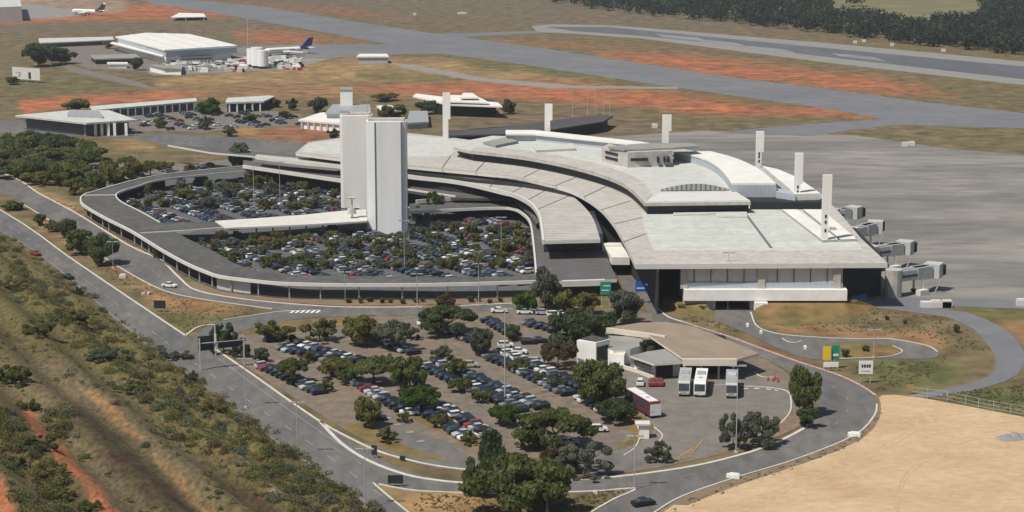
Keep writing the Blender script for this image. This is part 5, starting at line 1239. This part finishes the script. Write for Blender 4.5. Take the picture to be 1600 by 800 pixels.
for i, (x, y, w_, h_) in enumerate(sorted(G2)):
    ptree(x, y, w_, h_, 'umbrella' if i % 2 else 'round', random.choice(['mid', 'olive']), f'tree behind the gallery left tip, {ordn(i+1)} from the left of its line', 1, 'trees behind the gallery tip')
# trees among the cars inside the ring
rt = []
for lot, nm, ys in ((lotB, 'lower ring', (392, 406, 420, 378, 364)), (lotA, 'upper ring', (326, 312, 298, 286))):
    for ri, y in enumerate(ys):
        xs = [x+random.uniform(-9, 9) for x in range(190, 830, 25 if nm == 'lower ring' else 22)]
        k = 0
        for x in xs:
            q = P(x, y+random.uniform(-4, 4))
            if not inside(q, lot) or 525 < x < 642 and y < 372: continue
            k += 1
            lf = random.choice(['olive', 'grey', 'mid', 'pale', 'olive'])
            ptree(0, 0, random.uniform(14, 34), random.uniform(11, 22), random.choice(['wispy', 'round']), lf,
                  f"small {dict(olive='olive', grey='grey-green', mid='green', pale='pale')[lf]} tree, {ordn(k)} from the left, in the {nm}'s {ordn(ri+1)} tree line", 2, 'small trees among the ringed cars', pos=q)
# shrubs: verge in front of the gallery and banks
for i in range(16):
    x = 545+i*17+random.uniform(-4, 4)
    if 670 < x < 715: continue
    ptree(x, 473+random.uniform(-2, 2), random.uniform(9, 15), random.uniform(6, 10), 'round', random.choice(['olive', 'mid', 'brown']), f'low shrub in the bed along the gallery front, {ordn(i+1)} from the left', 2, 'shrubs along the gallery front', name='shrub', cat='shrub')
for i, (x, y, w_, h_) in enumerate([(1050, 478, 20, 12), (1066, 486, 18, 10), (1080, 482, 22, 14), (1098, 488, 20, 10), (1327, 478, 10, 22), (1320, 558, 16, 12), (1352, 549, 16, 9), (1386, 500, 9, 7), (1414, 506, 9, 7), (1494, 520, 12, 12)]):
    ptree(x, y, w_, h_, 'round', random.choice(['olive', 'dark', 'mid']), ['shrub leftmost on the earth left of the underpass', 'shrub second from the left before the underpass', 'shrub third from the left before the underpass', 'shrub nearest the underpass on its left', 'upright shrub at the terminal corner by the blue sheet', 'shrub on the teardrop island, left end', 'shrub on the teardrop island, middle', 'tiny bush on the bank slope, left of two', 'tiny bush on the bank slope, right of two', 'bush inside the grey road bend'][i], 2, name='shrub', cat='shrub')
# hillside: named bushes and the scrub that covers it
HB = [(20, 600, 60, 55, 'dark', 'large green bush near the left edge of the hillside'), (300, 595, 26, 34, 'dark', 'upright green bush where the hill meets the road'),
      (140, 795, 40, 38, 'dark', 'green bush at the bottom beside the lower red track'), (230, 700, 24, 18, 'grey', 'bush on the pale ridge in the middle of the hill'),
      (60, 700, 60, 44, 'dark', 'bushy mass left above the red track'), (80, 745, 60, 50, 'mid', 'bushy mass left below the red track'), (120, 460, 22, 26, 'dark', 'small green tree near the hill foot behind the black car'),
      (20, 450, 50, 30, 'mid', 'green bush high at the left edge of the hill'), (60, 520, 56, 40, 'mid', 'broad bush in the upper left of the hill'), (205, 612, 56, 34, 'dark', 'green bush above the pale ridge'),
      (280, 560, 44, 30, 'grey', 'grey bush close to the lower road'), (330, 640, 50, 34, 'olive', 'olive bush on the hill foot below the gantry'), (360, 700, 26, 20, 'dark', 'small green bush beside the second brown track'),
      (405, 745, 26, 20, 'dark', 'small green bush near the pink stony patch'), (170, 560, 60, 34, 'grey', 'greyish bush in the middle upper hill'), (110, 500, 60, 32, 'mid', 'green bush below the small tree at the hill foot'),
      (440, 700, 36, 22, 'olive', 'olive bush near the road below the black panel'), (40, 640, 44, 40, 'dark', 'green bush at the top end of the red track'), (20, 730, 44, 40, 'mid', 'green bush between the two red tracks'),
      (95, 780, 50, 40, 'mid', 'green bush low between the red track and frame bottom')]
for px, py, w_, h_, lf, lb in HB:
    ptree(0, 0, w_*1.1, h_*.8, 'wispy', {'dark': 'mid', 'mid': 'olive'}.get(lf, lf), lb, 0, 'larger bushes on the hillside', pos=HP(px, py)-Vector((0, 0, 1.4)), name='bush', cat='bush')
def in_any(x, y, names):
    for nm, poly, s_, st in HZ:
        if nm in names and inside((x, y), poly): return True
    return False
scr = {k: [] for k in ('mid', 'dark', 'olive', 'grey', 'brown')}
for _ in range(7000):
    px = random.uniform(-60, 600); py = random.uniform(370, 830)
    edge = 400+(px-65)*.757
    if py < edge+4: continue
    dep = py-edge
    if in_any(px, py, ('red', 'orange', 'pink')) or in_any(px+5, py-3, ('red', 'orange')) or in_any(px-5, py+3, ('red', 'orange')): continue
    if in_any(px, py, ('dbrown',)) and random.random() < .8: continue
    dens = (.8 if dep < 105 else .28 if dep < 160 else .13)
    if px < 110 and py > 640: dens = .85
    if random.random() > dens: continue
    p = HP(px, py)
    rr = random.uniform(.15, 1.0)**2*(1.7 if dep < 130 or (px < 110 and py > 640) else .9)+.12
    k = random.choices(list(scr), [22, 9, 30, 14, 25])[0]
    nb = random.randint(1, 3)
    scr[k] += [(p.x+random.uniform(-.8, .8), p.y+random.uniform(-.8, .8), p.z+rr*.35, rr*random.uniform(.6, 1)) for _ in range(nb)]
for k, bl_ in scr.items():
    V = leaf_cloud(bl_, 75, .14, .75)
    o = bpy.data.objects.new('hillside_scrub', quads_mesh('hillside_scrub', V, 'leaf_'+k)); col.objects.link(o)
    tag(o, {'mid': 'green', 'dark': 'dark green', 'olive': 'olive', 'grey': 'greyish', 'brown': 'dry brown'}[k]+' scrub scattered over the left hillside', 'scrub', kind='stuff')
# rough grass and weeds along the verges and banks
tf = {'olive': [], 'brown': [], 'mid': []}
TZ = [([(1185, 500), (1240, 514), (1330, 522), (1400, 524), (1460, 532), (1480, 560), (1440, 600), (1380, 610), (1330, 590), (1340, 568), (1470, 566), (1480, 545), (1540, 550), (1500, 500), (1360, 482), (1320, 475), (1240, 480)], 900),
      ([(200, 425), (250, 455), (330, 474), (420, 487), (340, 503), (292, 521), (240, 480)], 300), ([(60, 335), (110, 365), (190, 428), (230, 462), (180, 440), (110, 385), (40, 340)], 300),
      ([(1372, 625), (1382, 640), (1345, 690), (1258, 727), (1155, 762), (1075, 794), (1040, 812), (1020, 812), (1070, 784), (1150, 752), (1252, 719), (1338, 684), (1368, 652)], 420),
      ([(660, 770), (740, 775), (780, 790), (800, 800), (640, 800)], 160), ([(880, 772), (980, 766), (930, 798), (870, 798)], 120), ([(1460, 618), (1600, 600), (1600, 645), (1520, 632)], 300),
      ([(1040, 470), (1110, 498), (1170, 525), (1060, 498)], 150), ([(70, 308), (120, 332), (200, 380), (240, 400), (210, 380), (130, 325)], 200)]
for poly, cnt in TZ:
    x0, x1 = min(p[0] for p in poly), max(p[0] for p in poly); y0, y1_ = min(p[1] for p in poly), max(p[1] for p in poly); k_ = 0
    while k_ < cnt:
        x, y = random.uniform(x0, x1), random.uniform(y0, y1_)
        if not inside((x, y), poly): k_ += .15; continue
        k_ += 1; p = P(x, y); rr = random.uniform(.12, .45); tf[random.choices(list(tf), [5, 4, 2])[0]].append((p.x, p.y, rr*.3, rr))
for k, bl_ in tf.items():
    o = bpy.data.objects.new('rough_grass', quads_mesh('rough_grass', leaf_cloud(bl_, 60, .12, .5), 'leaf_'+k)); col.objects.link(o)
    tag(o, {'mid': 'green', 'olive': 'olive', 'brown': 'dry brown'}[k]+' weeds and rough grass on the verges and banks', 'weeds', kind='stuff')
# far wood beyond the runway
fb = {k: [] for k in ('forest', 'dark')}
clear = [(1290, 3), (1520, -2), (1535, 12), (1470, 24), (1430, 24), (1360, 12), (1300, 12)]
def fedge(x): return np.interp(x, [780, 900, 1000, 1150, 1300, 1400, 1600, 1900], [-14, 12, 24, 38, 54, 68, 88, 120])
for _ in range(9000):
    px = random.uniform(790, 1850); py = random.uniform(-70, 120)
    if py > fedge(px)+random.uniform(-1, 1) or inside((px, py+3), clear) or inside((px, py-9), clear) or inside((px, py-18), clear): continue
    if random.random() < .5*(py < -10): continue
    p = P(px, py); rr = random.uniform(3.2, 6.5)
    fb[random.choices(['forest', 'dark'], [7, 1])[0]].append((p.x, p.y, rr*.75+random.uniform(0, 3.5), rr))
for k, bl_ in fb.items():
    V = leaf_cloud(bl_, 3.2, .95, .9)
    o = bpy.data.objects.new('woodland', quads_mesh('woodland', V, 'leaf_'+k)); col.objects.link(o)
    tag(o, {'forest': 'dark', 'dark': 'green'}[k]+' tree canopy of the far woods beyond the runway', 'woodland', kind='stuff')
sheet('clearing', [(1240, -6), (1620, -12), (1640, 8), (1500, 40), (1380, 40), (1280, 30)], 'clearing')
# runway edge boxes beyond the runway
for i, (x, y) in enumerate([(1336, 68), (1350, 66), (1394, 72), (1474, 81), (648, 24), (722, 22), (1414, 229), (1424, 228), (1462, 480), (1479, 480), (1023, 200), (1596, 478)]):
    a = P(x, y); o = MB().box(0, 0, 0, 2.6 if i not in (5, 8) else 8, 2, 1.5).prism([(-1.2, -.8), (1.2, -.8), (1.2, .8), (-1.2, .8)], 1.5, 1.9).build('equipment_cabin', 'fascia'); o.location = (a.x, a.y, .05)
    tag(o, ['white cabin left of a pair by the far wood', 'white cabin right of a pair by the far wood', 'small white cabin beyond the runway middle', 'small white cabin beyond the runway, rightmost', 'white cabin alone on the grass above the taxiway', 'long white cabin on the grass above the taxiway', 'white equipment cart left of two on the apron grass edge', 'white equipment cart right of two on the apron grass edge', 'long white block on the airside road verge', 'short white block on the airside road verge', 'white service cart left of the terminal roof pylon on apron', 'white block at the right frame edge of the airside road'][i], 'cabin')

# ------------------------------------------------------------ haze
hz = MB().prism([(-4200, -400), (4200, -400), (4200, 6900), (-4200, 6900)], -1.6, 150).build('haze', 'kerb'); hz['kind'] = 'stuff'
hm = bpy.data.materials.new('haze'); hm.use_nodes = True; hn = hm.node_tree.nodes; hn.remove(hn['Principled BSDF'])
pv_ = hn.new('ShaderNodeVolumePrincipled'); pv_.inputs['Density'].default_value = .00007; pv_.inputs['Color'].default_value = (.86, .90, .97, 1); pv_.inputs['Anisotropy'].default_value = .2
hm.node_tree.links.new(pv_.outputs[0], hn['Material Output'].inputs['Volume']); hz.data.materials.clear(); hz.data.materials.append(hm)
tag(hz, 'thin pale haze in the air over the airport', 'haze')
for o in col.objects:
    if 'world' in o: del o['world']
